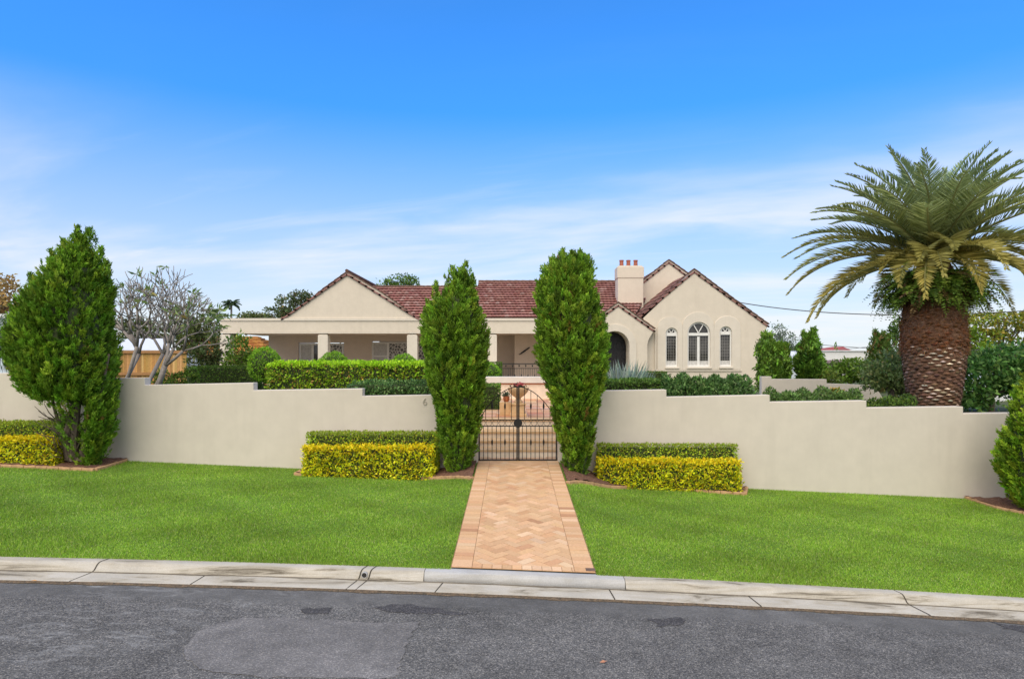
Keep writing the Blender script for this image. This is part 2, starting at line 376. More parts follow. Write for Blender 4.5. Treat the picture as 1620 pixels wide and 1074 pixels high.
def hedge(name, label, cat, x0, x1, y0, y1, z0, z1, pal, leaf=0.05, dens=900, group=None, rag=0.02, round_=0.0, toppal=None, zr=None):
    """clipped hedge: a dark twiggy core inside a shell of leaves. zr: top height at the right end."""
    org = ((x0 + x1) / 2, (y0 + y1) / 2, z0); root = thing(name, label, cat, org, group)
    zr = z1 if zr is None else zr
    cm = MB(); i = 0.07
    zt = lambda x: z1 + (zr - z1) * (x - x0) / (x1 - x0)
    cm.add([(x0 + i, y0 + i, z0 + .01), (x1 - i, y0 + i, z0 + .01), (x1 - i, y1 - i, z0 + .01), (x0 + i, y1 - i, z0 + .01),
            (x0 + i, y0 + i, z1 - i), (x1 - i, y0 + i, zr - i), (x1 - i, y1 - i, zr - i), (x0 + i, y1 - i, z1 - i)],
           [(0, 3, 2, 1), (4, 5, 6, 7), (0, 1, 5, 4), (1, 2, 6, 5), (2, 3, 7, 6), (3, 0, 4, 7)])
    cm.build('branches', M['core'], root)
    lx, ly, lz = x1 - x0, y1 - y0, max(z1, zr) - z0
    Ps, Ns = [], []
    for face, area in (('f', lx * lz), ('t', lx * ly), ('l', ly * lz), ('r', ly * lz), ('b', lx * lz * 0.3)):
        n = int(area * dens); u, v = RNG.uniform(size=n), RNG.uniform(size=n); P = np.zeros((n, 3)); Nv = np.zeros((n, 3))
        if face in 'fb': P[:, 0] = x0 + u * lx; P[:, 2] = z0 + v * (zt(P[:, 0]) - z0); P[:, 1] = y0 if face == 'f' else y1; Nv[:, 1] = -1 if face == 'f' else 1
        elif face == 't': P[:, 0] = x0 + u * lx; P[:, 1] = y0 + v * ly; P[:, 2] = zt(P[:, 0]); Nv[:, 2] = 1
        else: P[:, 0] = x0 if face == 'l' else x1; P[:, 1] = y0 + u * ly; P[:, 2] = z0 + v * (zt(P[:, 0]) - z0); Nv[:, 0] = -1 if face == 'l' else 1
        Ps.append(P); Ns.append(Nv)
    P = np.concatenate(Ps); Nv = np.concatenate(Ns); n = len(P)
    if round_:
        c = np.array([(x0 + x1) / 2, (y0 + y1) / 2, 0]); e = np.array([lx / 2, ly / 2, 1])
        top = np.clip((P[:, 2] - (z1 - round_)) / round_, 0, 1)
        for a in (0, 1):
            q = (P[:, a] - c[a]) / e[a]; edge = np.clip((np.abs(q) * e[a] - (e[a] - round_)) / round_, 0, 1)
            P[:, 2] -= round_ * 0.45 * edge ** 2 * top
    lump = 0.6 * np.sin(P[:, 0] * 9.1 + P[:, 2] * 7) * np.sin(P[:, 2] * 13 + P[:, 1] * 8 + P[:, 0] * 4) + 0.4 * np.sin(P[:, 0] * 23.0 + 1.3) * np.sin(P[:, 2] * 27 + P[:, 1] * 19)
    P = P + Nv * (lump[:, None] * rag * 0.9) - Nv * (RNG.uniform(size=(n, 1)) ** 2 * 0.08) + RNG.normal(size=(n, 3)) * rag * 0.35
    C = palette(n, pal)
    pn = np.sin(P[:, 0] * 5.3 + np.sin(P[:, 2] * 9) * 1.7) * np.sin(P[:, 2] * 11 + P[:, 0] * 2.9) + .7 * np.sin(P[:, 0] * 17 + P[:, 1] * 13) * np.sin(P[:, 2] * 21 + 1)
    C = C * np.clip(1 + .24 * pn, .5, 1.5)[:, None]
    if toppal is not None:
        tm = (Nv[:, 2] > 0.5) | ((zt(P[:, 0]) - P[:, 2]) < 0.10 * RNG.uniform(0.2, 1.6, n)); C[tm] = palette(int(tm.sum()), toppal)
    D = Nv * 0.5 + rvec(n) * 0.8 + np.array([0, 0, 0.35])
    leaf_mesh('foliage', [leaf_arrays(P - unit(D) * leaf * 0.4, D, leaf * RNG.uniform(0.7, 1.35, n), leaf * 0.55 * RNG.uniform(0.7, 1.3, n), C)], root)
    return root
def ball_bush(name, label, cat, c, r, pal, leaf=0.05, n=2500, rz=None, group=None, base=None, loose=0.0, blobs=None):
    """round bush; blobs adds further (dx,dy,dz,scale) lumps."""
    rz = rz or r; base = c[2] - rz if base is None else base
    root = thing(name, label, cat, (c[0], c[1], base), group); chunks = []; cm = MB()
    for (dx, dy, dz_, sc) in (blobs or [(0, 0, 0, 1)]):
        q = rvec(int(n * sc * sc)); m = len(q); rad = np.array([r, r, rz]) * sc; cc = np.array(c) + np.array([dx, dy, dz_])
        lum = 1 + 0.05 * np.sin(q[:, 0] * 9 + q[:, 2] * 7)[:, None] + loose * 0.25 * RNG.normal(size=(m, 1))
        P = cc + q * rad * lum * (1 - 0.16 * RNG.uniform(size=(m, 1)) ** 2)
        D = q * 0.6 + rvec(m) * 0.8 + np.array([0, 0, 0.3])
        chunks.append(leaf_arrays(P, D, leaf * RNG.uniform(0.7, 1.3, m), leaf * 0.55 * RNG.uniform(0.7, 1.3, m), palette(m, pal)))
        cm.lathe(cc[0], cc[1], [(max(0.01, rad[0] * 0.8 * math.sin(a)), cc[2] - rad[2] * 0.8 * math.cos(a)) for a in np.linspace(0.05, math.pi - 0.05, 9)], 14)
    if base < c[2] - rz: cm.tube([(c[0], c[1], base), (c[0], c[1], c[2])], 0.05)
    cm.build('branches', M['core'], root); leaf_mesh('foliage', chunks, root); return root
def tree(name, label, cat, base, blobs, pal, leaf=0.25, n=2500, trunk=0.2, group=None, bark=None, clump=0.22, limbs=True, dens_in=0.35):
    """blobs: (x, y, z, rx, ry, rz) in world space; leaves sit in clumps through each blob."""
    root = thing(name, label, cat, base, group); tb = MB(); b0 = Vector(base)
    top = Vector((sum(b[0] for b in blobs) / len(blobs), sum(b[1] for b in blobs) / len(blobs), max(b[2] for b in blobs)))
    fork = b0.lerp(top, 0.45)
    tb.tube([b0 - Vector((0, 0, 0.05)), b0.lerp(fork, 0.5) + Vector((trunk * .3, 0, 0)), fork, top], [trunk, trunk * 0.75, trunk * 0.6, trunk * 0.15], 8)
    if limbs:
        for b in blobs:
            e = Vector(b[:3]); md = fork.lerp(e, 0.5) + Vector((0, 0, 0.1 * (e - fork).length))
            tb.tube([fork, md, e], [trunk * 0.5, trunk * 0.32, trunk * 0.12], 6)
            for _ in range(3):
                d = Vector(rvec(1)[0]); tb.tube([md, e + Vector((d.x * b[3], d.y * b[4], d.z * b[5])) * 0.8], [trunk * 0.2, trunk * 0.05], 5)
    tb.build('trunk', bark or M['bark'], root)
    chunks = []; vol = sum(b[3] * b[5] for b in blobs)
    for b in blobs:
        k = max(8, int(n * b[3] * b[5] / vol)); rad = np.array(b[3:6]); nc = max(5, k // 28)
        q = rvec(nc) * (1 - dens_in * RNG.uniform(size=(nc, 1)))
        cc = np.array(b[:3]) + q * rad; ctone = 1 + 0.16 * RNG.normal(size=(nc, 1))
        idx = RNG.integers(0, nc, k)
        P = cc[idx] + RNG.normal(size=(k, 3)) * clump * rad * np.array([1, 1, 0.7])
        D = q[idx] * 0.5 + rvec(k) * 0.9 + np.array([0, 0, 0.2])
        chunks.append(leaf_arrays(P, D, leaf * RNG.uniform(0.6, 1.3, k), leaf * 0.5 * RNG.uniform(0.7, 1.3, k), np.clip(palette(k, pal) * ctone[idx], 0.004, 1)))
    leaf_mesh('crown', chunks, root); return root
def conifer(name, label, rows, D, pal, ntuft, k=14, tl=0.22, lL=0.075, lW=0.020, depthscale=0.85, group=None, up=0.9, keep=None, stem=None, lump=0.12,
            core=0.72, cat='conifer', spires=(), base=None, skip=None, fine=1.0):
    """rows: (py, left px, right px) from the top down, at depth D."""
    zs = np.array([Z(r[0], D) for r in rows])[::-1]; xc = np.array([X((r[1] + r[2]) / 2, D) for r in rows])[::-1]; hw = np.array([(r[2] - r[1]) / 2 * D / F for r in rows])[::-1]
    bz = zs[0] if base is None else base
    root = thing(name, label, cat, (xc[0], D, bz), group)
    zz = np.linspace(zs[0], zs[-1], 400); w = np.interp(zz, zs, hw) + 0.04; cdf = np.cumsum(w); cdf /= cdf[-1]
    H = zs[-1] - zs[0]; per = 11; ns = max(30, int(ntuft * 2.3) // per)
    z = np.interp((np.arange(ns) + RNG.uniform(size=ns)) / ns, cdf, zz); th = np.arange(ns) * 2.399963 + RNG.normal(size=ns) * .35
    nb = int(40 * fine); bt, bzv, ba = RNG.uniform(0, 2 * math.pi, nb), RNG.uniform(zs[0], zs[-1], nb), RNG.uniform(0.4, 1.0, nb) * RNG.choice([-1, 1], nb)
    dth = np.abs((th[:, None] - bt[None] + math.pi) % (2 * math.pi) - math.pi) / 0.45; dzv = np.abs(z[:, None] - bzv[None]) / (0.08 * H + 0.05)
    lm = np.clip((ba[None] * np.exp(-dth ** 2 - dzv ** 2)).sum(1), -1.4, 1.0)
    h = np.interp(z, zs, hw); xs_c = np.interp(z, zs, xc)
    r = np.maximum(h - .55 * tl, .02) * (0.97 + lump * lm + RNG.normal(size=ns) * .05) * np.where(RNG.uniform(size=ns) < .22, .84, 1)
    Sx = np.stack([xs_c + r * np.cos(th), D + r * np.sin(th) * depthscale, z], 1); out = np.stack([np.cos(th), np.sin(th), np.zeros(ns)], 1)
    hi = np.clip((z - (zs[0] + .55 * H)) / (.45 * H), 0, 1)[:, None]
    SA = unit(out * (0.75 - .35 * hi) + np.array([0, 0, 1.0]) * up + rvec(ns) * 0.28); slen = tl * 1.35 * RNG.uniform(.7, 1.35, ns) * (1 + .35 * hi[:, 0])
    stone = 1 + .27 * RNG.normal(size=(ns, 1)); scol = palette(ns, pal, .05) * np.clip(stone, .55, 1.6)
    idx = np.repeat(np.arange(ns), per); f = np.tile(np.linspace(0, 1, per), ns); m_ = ns * per
    wob = RNG.normal(size=(m_, 3)) * (.27 * slen[idx] * (1 - .75 * f))[:, None]
    T = Sx[idx] + SA[idx] * ((f - .75) * slen[idx])[:, None] + wob - out[idx] * (.03 + .05 * (1 - f))[:, None]
    A = SA[idx] + rvec(m_) * .5 * (1 - .6 * f)[:, None]; ln = tl * .62 * RNG.uniform(.6, 1.4, m_); Cc = scol[idx] * (1 + .08 * RNG.normal(size=(m_, 1)))
    T = T - unit(A) * (ln * .3)[:, None]
    if keep is not None:
        kp = keep(T); T, A, ln, Cc = T[kp], A[kp], ln[kp], Cc[kp]
    ch = [tufts(T, A, k, ln, lL, lW, Cc)]
    for (px, py0, py1, wpx) in spires:
        m = 34; t = RNG.uniform(size=m); Pz = Z(py0, D) + (Z(py1, D) - Z(py0, D)) * t; wd = wpx * D / F * (1 - t) * 0.5 + 0.015
        Ts = np.stack([X(px, D) + wd * RNG.normal(size=m) * 0.6, D + wd * RNG.normal(size=m) * 0.6, Pz], 1)
        ch.append(tufts(Ts, np.array([0, 0, 1.0]) + rvec(m) * 0.35, k, tl * 0.6, lL * 0.9, lW, palette(m, pal)))
    leaf_mesh('crown', ch, root)
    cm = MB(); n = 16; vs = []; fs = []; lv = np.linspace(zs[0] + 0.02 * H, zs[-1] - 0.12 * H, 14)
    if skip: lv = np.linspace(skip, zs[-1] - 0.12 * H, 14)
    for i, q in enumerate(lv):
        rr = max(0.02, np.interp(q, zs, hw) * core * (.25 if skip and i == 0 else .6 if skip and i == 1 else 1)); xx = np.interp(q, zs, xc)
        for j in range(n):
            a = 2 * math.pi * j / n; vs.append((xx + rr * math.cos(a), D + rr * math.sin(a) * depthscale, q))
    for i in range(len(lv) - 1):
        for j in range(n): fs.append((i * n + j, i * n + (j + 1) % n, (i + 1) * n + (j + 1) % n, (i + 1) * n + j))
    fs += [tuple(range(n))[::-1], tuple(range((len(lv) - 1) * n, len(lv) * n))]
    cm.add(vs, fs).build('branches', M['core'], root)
    tk = MB()
    if stem is None: tk.tube([(xc[0], D, bz - 0.05), (xc[0], D, zs[0] + 0.4 * H)], [0.09, 0.06], 8)
    else:
        for pts, r0 in stem: tk.tube(pts, list(np.linspace(r0, r0 * 0.4, len(pts))), 6)
    tk.build('trunk', M['bark'], root)
    return root

# ------------------------------------------------------------------ ground heights
def zk(x):
    x = np.asarray(x, float); xc = np.clip(x, -7.5, 7.5); px = CX + xc * F / 7.2
    y = 880 + .0179 * px + 1.372e-5 * px * px
    return CZ - (y - HY) * .0072 - 0.04 * (x - xc)
def zw(x): return .0228 - .0448 * np.asarray(x, float)
PXC, PHW = 0.13, 0.825
GATE_D = 13.0
def zpath(y, x=PXC):
    t = (np.asarray(y, float) - 7.2) / 5.8; return zk(x) * (1 - t) + .342 * t
def G(x, y):
    x = np.asarray(x, float); y = np.asarray(y, float); t = np.clip((y - 7.2) / 5.8, 0, 1.4)
    d = np.maximum(0, np.abs(x - PXC) - PHW); w = np.exp(-d ** 2 / (2 * 0.5 ** 2))
    return zk(x) * (1 - t) + t * (zw(x) * (1 - w) + .342 * w)
def hit(px, py, off=0.0):
    d = 12.0
    for _ in range(60): d = .5 * d + .5 * (CZ - float(G(X(px, d), d)) - off) * F / (py - HY)
    return (X(px, d), d)
def zroad(x, y): return zk(x) - 0.12 + 0.02 * np.clip(6.75 - np.asarray(y, float), 0, 4)
def sheet(name, xs, ys, zf, mat, kind='structure'):
    xx, yy = np.meshgrid(xs, ys); V = np.stack([xx.ravel(), yy.ravel(), zf(xx, yy).ravel()], 1)
    nx, ny = len(xs), len(ys); i = np.arange(nx * ny).reshape(ny, nx)
    Q = np.stack([i[:-1, :-1].ravel(), i[:-1, 1:].ravel(), i[1:, 1:].ravel(), i[1:, :-1].ravel()], 1)
    o = mesh_np(name, V, Q, mat, None, (0, 0, 0), smooth=True); o['kind'] = kind; return o
XS = np.concatenate([np.linspace(-60, -12, 13)[:-1], np.linspace(-12, 12, 97), np.linspace(12, 60, 13)[1:]])
sheet('road', XS, np.linspace(-8, 6.79, 16), zroad, M['road'])
sheet('lawn', XS, np.linspace(7.205, 13.4, 26), lambda x, y: G(x, y) - .012, M['lawn'])
sheet('ground', np.array([-900, -300, -70, 70, 300, 900.]), np.array([-400, -8.2, 13.5, 40, 100, 300, 1500.]),
      lambda x, y: -3.2 + 0 * x, M['earth'])
# kerb with its gutter: three lengths, the middle one newer concrete
def kerb(name, x0, x1, mat, prof):
    xs = np.linspace(x0, x1, max(2, int((x1 - x0) / 0.25) + 1)); vs = []; m = len(prof); n = len(xs)
    base = zk(xs)
    V = np.array([(x, p[0], b + p[1]) for x, b in zip(xs, base) for p in prof]); i = np.arange(n * m).reshape(n, m)
    Q = np.stack([i[:-1, :-1].ravel(), i[1:, :-1].ravel(), i[1:, 1:].ravel(), i[:-1, 1:].ravel()], 1)
    Q = np.concatenate([Q, np.stack([i[:-1, -1], i[1:, -1], i[1:, 0], i[:-1, 0]], 1)])
    o = mesh_np(name, V, Q, mat, None, (0, 0, 0)); o['kind'] = 'structure'; return o
PROF = [(7.22, -.30), (7.22, -.004), (7.20, 0.002), (7.11, 0), (7.085, -.006), (7.065, -.022), (7.03, -.075), (7.005, -.088)]
PROFN = [(7.242, -.30), (7.242, -.003), (7.20, 0.0), (7.09, 0), (7.07, -.010), (7.04, -.088)]
GUT = [(7.03, -.30), (7.03, -.0865), (7.0, -.0885), (6.97, -.091), (6.78, -.104), (6.755, -.111), (6.75, -.30)]
kl, kr = X(671, 7.05), X(989, 7.05)
k1 = kerb('kerb', -60, kl - .006, M['kerb'], PROF); k2 = kerb('kerb', kl, kr, M['kerbnew'], PROFN); k3 = kerb('kerb', kr + .006, 60, M['kerb'], PROF)
gutter = kerb('gutter', -60, 60, M['kerb'], GUT)
jm = MB()
def joint(px, py_ofs=0, w=.006, skew=0.0, gut=True, kerbj=True):
    x = float(X(px, 7.05)); b = float(zk(x)); path = PROF[1:] if kerbj else []
    gp = [(7.0, -.0885), (6.97, -.091), (6.78, -.104), (6.75, -.112)] if gut else []
    pts = [(x + (7.05 - p[0]) * skew, p[0] - 0.002, b + p[1] + .0025) for p in path + gp]
    for a, c in zip(pts[:-1], pts[1:]):
        jm.add([(a[0] - w, a[1], a[2]), (a[0] + w, a[1], a[2]), (c[0] + w, c[1], c[2]), (c[0] - w, c[1], c[2])], [(0, 1, 2, 3)])
for px, sk, kj in ((152, -.35, True), (-120, 0, True), (570, -.3, True), (585, -.3, True), (703, -.25, False), (962, .1, False), (1432, .3, True), (1180, .2, False), (330, -.2, False)): joint(px, 0, .007, sk, True, kj)
o = jm.build('kerb_joints', M['joint'], fixn=False); o['kind'] = 'structure'
# dirt and a painted shadow line in the crease between kerb face and gutter
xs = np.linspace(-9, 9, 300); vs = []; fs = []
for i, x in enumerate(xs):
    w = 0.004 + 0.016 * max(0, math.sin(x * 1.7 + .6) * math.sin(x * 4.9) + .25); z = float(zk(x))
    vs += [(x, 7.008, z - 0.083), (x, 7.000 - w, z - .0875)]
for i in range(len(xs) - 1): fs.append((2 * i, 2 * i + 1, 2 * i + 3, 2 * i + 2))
o = MB().add(vs, fs).build('kerb_dirt_shade', simple('crease_dirt_shade', (0.15, 0.125, 0.09), .95, .4, 5), fixn=False); o['kind'] = 'structure'
# litter and dirt line where gutter meets the asphalt
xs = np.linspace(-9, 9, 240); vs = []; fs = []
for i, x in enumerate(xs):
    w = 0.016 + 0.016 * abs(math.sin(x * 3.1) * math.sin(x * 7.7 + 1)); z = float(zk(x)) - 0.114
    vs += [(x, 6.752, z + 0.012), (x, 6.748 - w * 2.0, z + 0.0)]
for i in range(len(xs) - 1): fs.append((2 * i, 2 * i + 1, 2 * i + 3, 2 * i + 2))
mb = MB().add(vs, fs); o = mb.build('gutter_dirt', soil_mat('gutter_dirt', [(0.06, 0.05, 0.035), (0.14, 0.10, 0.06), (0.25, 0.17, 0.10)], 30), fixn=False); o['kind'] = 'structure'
# patches laid on the asphalt
def road_patch(name, pxpts, mat, lift, jit=.008):
    pts = []
    for px, py in pxpts:
        d = 6.0
        for _ in range(12):
            z = float(zroad(X(px, d), d)); d = (CZ - z) * F / (py - HY)
        pts.append((X(px, d), d))
    n = len(pts); c = (sum(p[0] for p in pts) / n, sum(p[1] for p in pts) / n)
    fine = []
    for i in range(n):
        a, b = pts[i], pts[(i + 1) % n]
        L_ = math.hypot(b[0] - a[0], b[1] - a[1]); k = max(1, int(L_ / 0.06))
        for j in range(k):
            t = j / k; fine.append((a[0] + (b[0] - a[0]) * t + random.gauss(0, jit), a[1] + (b[1] - a[1]) * t + random.gauss(0, jit)))
    rings = [[(c[0] + (p[0] - c[0]) * s, c[1] + (p[1] - c[1]) * s) for p in fine] for s in (1, .8, .6, .4, .2)]
    vs = [(p[0], p[1], float(zroad(p[0], p[1])) + lift) for r in rings for p in r] + [(c[0], c[1], float(zroad(*c)) + lift)]
    m = len(fine); fs = []
    for r in range(4):
        for j in range(m): fs.append((r * m + j, r * m + (j + 1) % m, (r + 1) * m + (j + 1) % m, (r + 1) * m + j))
    for j in range(m): fs.append((4 * m + j, 4 * m + (j + 1) % m, 5 * m))
    o = MB().add(vs, fs).build(name, mat, fixn=False); o['kind'] = 'structure'; return o
road_patch('road_patch', [(290, 1034), (298, 1012), (330, 990), (375, 979), (440, 977), (520, 981), (590, 984), (662, 984), (640, 1030), (625, 1072), (540, 1073), (420, 1071), (340, 1063), (305, 1052)], M['roadpatch'], .004, .014)
for pts in ([(585, 958), (640, 956), (720, 966), (738, 971), (690, 972), (610, 968)], [(1028, 980), (1078, 978), (1084, 988), (1040, 992)], [(478, 962), (524, 962), (520, 969), (486, 970)], [(1570, 984), (1640, 992), (1640, 1003), (1590, 996)]):
    road_patch('tar_patch', pts, M['roadtar'], .004, .022)
# ------------------------------------------------------------------ brick path
x0p, x1p = PXC - PHW, PXC + PHW
sheet('path', np.linspace(x0p - .01, x1p + .01, 6), np.linspace(7.235, 13.45, 20), lambda x, y: zpath(y, x) + .006, M['mortar'])
BV, BF, BC = [], [], []
PAL_B = [(5, (.64, .40, .22)), (4, (.67, .43, .25)), (1.6, (.60, .35, .19)), (1.3, (.70, .48, .30)), (.2, (.46, .25, .14))]
def brick(poly, col, lift=.014):
    n = len(BV); tz = random.gauss(0, .0012)
    for (x, y) in poly: BV.append((x, y, float(zpath(y, x)) + lift + tz)); BC.append(col)
    m = len(poly)
    BF.append(tuple(range(n, n + m)))
    k = len(BV)
    for (x, y) in poly: BV.append((x, y, float(zpath(y, x)) + .005)); BC.append(col)
    for i in range(m): BF.append((n + i, n + (i + 1) % m, k + (i + 1) % m, k + i))
def clip(poly, a, b, c):            # keep a*x+b*y<=c
    out = []
    for i in range(len(poly)):
        p, q = poly[i], poly[(i + 1) % len(poly)]; dp, dq = a * p[0] + b * p[1] - c, a * q[0] + b * q[1] - c
        if dp <= 0: out.append(p)
        if dp * dq < 0: t = dp / (dp - dq); out.append((p[0] + (q[0] - p[0]) * t, p[1] + (q[1] - p[1]) * t))
    return out
def shrink(poly, g):
    cx_, cy_ = sum(p[0] for p in poly) / len(poly), sum(p[1] for p in poly) / len(poly); out = []
    for p in poly:
        d = math.hypot(p[0] - cx_, p[1] - cy_); k = max(0.2, 1 - g / max(d, .01)); out.append((cx_ + (p[0] - cx_) * k, cy_ + (p[1] - cy_) * k))
    return out
u = .115; bw = .235; c45 = math.cos(math.pi / 4)
lo, hi, yl, yh = x0p + bw, x1p - bw, 7.245 + .12, 13.40
for i in range(-70, 71):
    for j in range(-70, 71):
        r = (i - j) % 4
        if r == 0: q = [(i, j), (i + 2, j), (i + 2, j + 1), (i, j + 1)]
        elif r == 3: q = [(i, j), (i + 1, j), (i + 1, j + 2), (i, j + 2)]
        else: continue
        q = [((a - b) * c45 * u + PXC, (a + b) * c45 * u + 10.3) for a, b in q]
        cx_, cy_ = sum(p[0] for p in q) / 4, sum(p[1] for p in q) / 4
        if not (lo - .2 < cx_ < hi + .2 and yl - .2 < cy_ < yh + .2): continue
        q = shrink(q, .0035)
        for a, b, c in ((1, 0, hi - .003), (-1, 0, -lo - .003), (0, 1, yh), (0, -1, -yl)):
            q = clip(q, a, b, c) if len(q) > 2 else q
        if len(q) > 2: brick(q, tuple(palette(1, PAL_B, .05, .012)[0]))
for sx in (x0p, x1p - bw):
    y = 7.247
    while y < 13.35:
        brick([(sx + .003, y + .003), (sx + bw - .003, y + .003), (sx + bw - .003, y + u - .003), (sx + .003, y + u - .003)], tuple(palette(1, PAL_B, .05, .012)[0])); y += u
x = lo
while x < hi - .01:
    x2 = min(x + u, hi); brick([(x + .003, 7.245), (x2 - .003, 7.245), (x2 - .003, yl - .004), (x + .003, yl - .004)], tuple(palette(1, PAL_B, .05, .012)[0])); x += u
me = bpy.data.meshes.new('path_bricks'); me.from_pydata(BV, [], BF); me.update(); set_cols(me, np.clip(np.array(BC), 0, 1)); me.materials.append(M['brick'])
o = bpy.data.objects.new('path_bricks', me); COL.objects.link(o); o['kind'] = 'structure'
# small recessed cover at the path's street corner
mb = MB(); xx = X(935, 7.3); mb.box(xx - .06, xx + .05, 7.27, 7.36, float(zpath(7.3, xx)) + .0, float(zpath(7.3, xx)) + .019)
tag(mb.build('meter_cover', simple('rusty_cover', (0.16, 0.10, 0.07), 0.7, 0.3, 20)), 'small dark cover let into the street corner of the brick path', 'cover')
# stormwater outlet in the kerb
x = float(X(577, 7.05)); b = float(zk(x)); dr = thing('drain_outlet', 'round grey stormwater pipe outlet set in the kerb face', 'drain', (x, 7.04, b - .08))
mb = MB(); n = 20; vs = []; fs = []
for r, y in ((.034, 7.06), (.034, 7.025), (.027, 7.025), (.027, 7.06)):
    for k in range(n): q = 2 * math.pi * k / n; vs.append((x + r * math.cos(q), y, b - .045 + r * math.sin(q)))
for i in range(3):
    for k in range(n): fs.append((i * n + k, i * n + (k + 1) % n, (i + 1) * n + (k + 1) % n, (i + 1) * n + k))
mb.add(vs, fs).build('pipe', M['kerbnew'], dr)
MB().lathe(x, 0, [(0.01, 0), (.027, 0)], 2, cap=False)
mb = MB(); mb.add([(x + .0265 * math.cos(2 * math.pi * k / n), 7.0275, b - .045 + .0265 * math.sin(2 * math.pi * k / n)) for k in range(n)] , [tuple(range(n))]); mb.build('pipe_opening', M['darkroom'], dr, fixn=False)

# ------------------------------------------------------------------ garden beds in front of the wall
BED_Y = 12.12
def bed(name, ring, label):
    n = len(ring); c = (sum(p[0] for p in ring) / n, sum(p[1] for p in ring) / n); fine = []
    xs0, xs1 = min(p[0] for p in ring), max(p[0] for p in ring); ys0, ys1 = min(p[1] for p in ring), max(p[1] for p in ring)
    nx, ny = int((xs1 - xs0) / .08) + 2, int((ys1 - ys0) / .08) + 2
    def inside(x, y):
        k = False
        for i in range(n):
            (xa, ya), (xb, yb) = ring[i], ring[(i + 1) % n]
            if (ya > y) != (yb > y) and x < (xb - xa) * (y - ya) / (yb - ya) + xa: k = not k
        return k
    gx, gy = np.linspace(xs0, xs1, nx), np.linspace(ys0, ys1, ny); vs = []; fs = []
    for j in range(ny):
        for i in range(nx): vs.append((gx[i], gy[j], float(G(gx[i], gy[j])) + .03 + .035 * random.random()))
    for j in range(ny - 1):
        for i in range(nx - 1):
            if inside((gx[i] + gx[i + 1]) / 2, (gy[j] + gy[j + 1]) / 2): fs.append((j * nx + i, j * nx + i + 1, (j + 1) * nx + i + 1, (j + 1) * nx + i))
    o = MB().add(vs, fs).build(name, M['mulch'], fixn=False); o['kind'] = 'structure'
    e = MB()
    for i in range(n):
        a, b_ = Vector((*ring[i], 0)), Vector((*ring[(i + 1) % n], 0))
        if a.y > 12.9 and b_.y > 12.9: continue
        if abs(a.x - b_.x) < .02 and min(abs(a.x - x0p), abs(a.x - x1p)) < .1: continue
        d = (b_ - a); L_ = d.length; d.normalize(); nn = Vector((-d.y, d.x, 0)) * .045; k = max(1, round(L_ / .22))
        for j in range(k):
            p, q = a + d * (L_ * j / k + .004), a + d * (L_ * (j + 1) / k - .004)
            zz = [float(G(v.x, v.y)) for v in (p, q)]
            e.add([(p - nn).to_tuple()[:2] + (zz[0] - .03,), (q - nn).to_tuple()[:2] + (zz[1] - .03,), (q + nn).to_tuple()[:2] + (zz[1] - .03,), (p + nn).to_tuple()[:2] + (zz[0] - .03,),
                   (p - nn).to_tuple()[:2] + (zz[0] + .045,), (q - nn).to_tuple()[:2] + (zz[1] + .045,), (q + nn).to_tuple()[:2] + (zz[1] + .045,), (p + nn).to_tuple()[:2] + (zz[0] + .045,)],
                  [(0, 3, 2, 1), (4, 5, 6, 7), (0, 1, 5, 4), (1, 2, 6, 5), (2, 3, 7, 6), (3, 0, 4, 7)])
    tag(e.build('bed_edging', M['edge'], bevel=.008), label, 'edging', 'brick edgings of the front beds')
L1 = X(196, 12.9)
ring_a = [(-16, 11.95), (X(150, 11.95), 11.95), (L1, 12.97), (-16, 12.97)]
bed('garden_bed', ring_a, 'pinkish brick edging round the bed below the big bushy conifer on the left')
ring_b = [hit(468, 751), hit(520, 752.5), hit(580, 754), hit(640, 755.5), hit(690, 756.5), (x0p - .03, hit(742, 758)[1]), (x0p - .03, 12.97), (X(485, 12.9), 12.97)]
bed('garden_bed', ring_b, 'brick edging in front of the yellow hedge left of the brick path')
ring_c = [(x1p + .03, hit(906, 766)[1]), hit(950, 768.5), hit(1000, 771), hit(1060, 774), hit(1120, 778.5), hit(1178, 782), (X(1182, 12.9), 12.97), (x1p + .03, 12.97)]
bed('garden_bed', ring_c, 'brick edging in front of the yellow hedge right of the brick path')
ring_d = [(X(1568, 12.3), 12.97), (X(1590, 11.9), 12.1), (X(1640, 11.6), 11.6), (13, 11.4), (13, 12.97)]
bed('garden_bed', ring_d, 'brick edging at the foot of the yellow green conifer at the right edge')
print('BEDS', ring_b, ring_c)
BEDS = [ring_a, ring_b, ring_c, ring_d]
def in_ring(P, ring):
    k = np.zeros(len(P), bool); n = len(ring)
    for i in range(n):
        (xa, ya), (xb, yb) = ring[i], ring[(i + 1) % n]
        if ya == yb: continue
        c = ((ya > P[:, 1]) != (yb > P[:, 1])) & (P[:, 0] < (xb - xa) * (P[:, 1] - ya) / (yb - ya) + xa); k ^= c
    return k
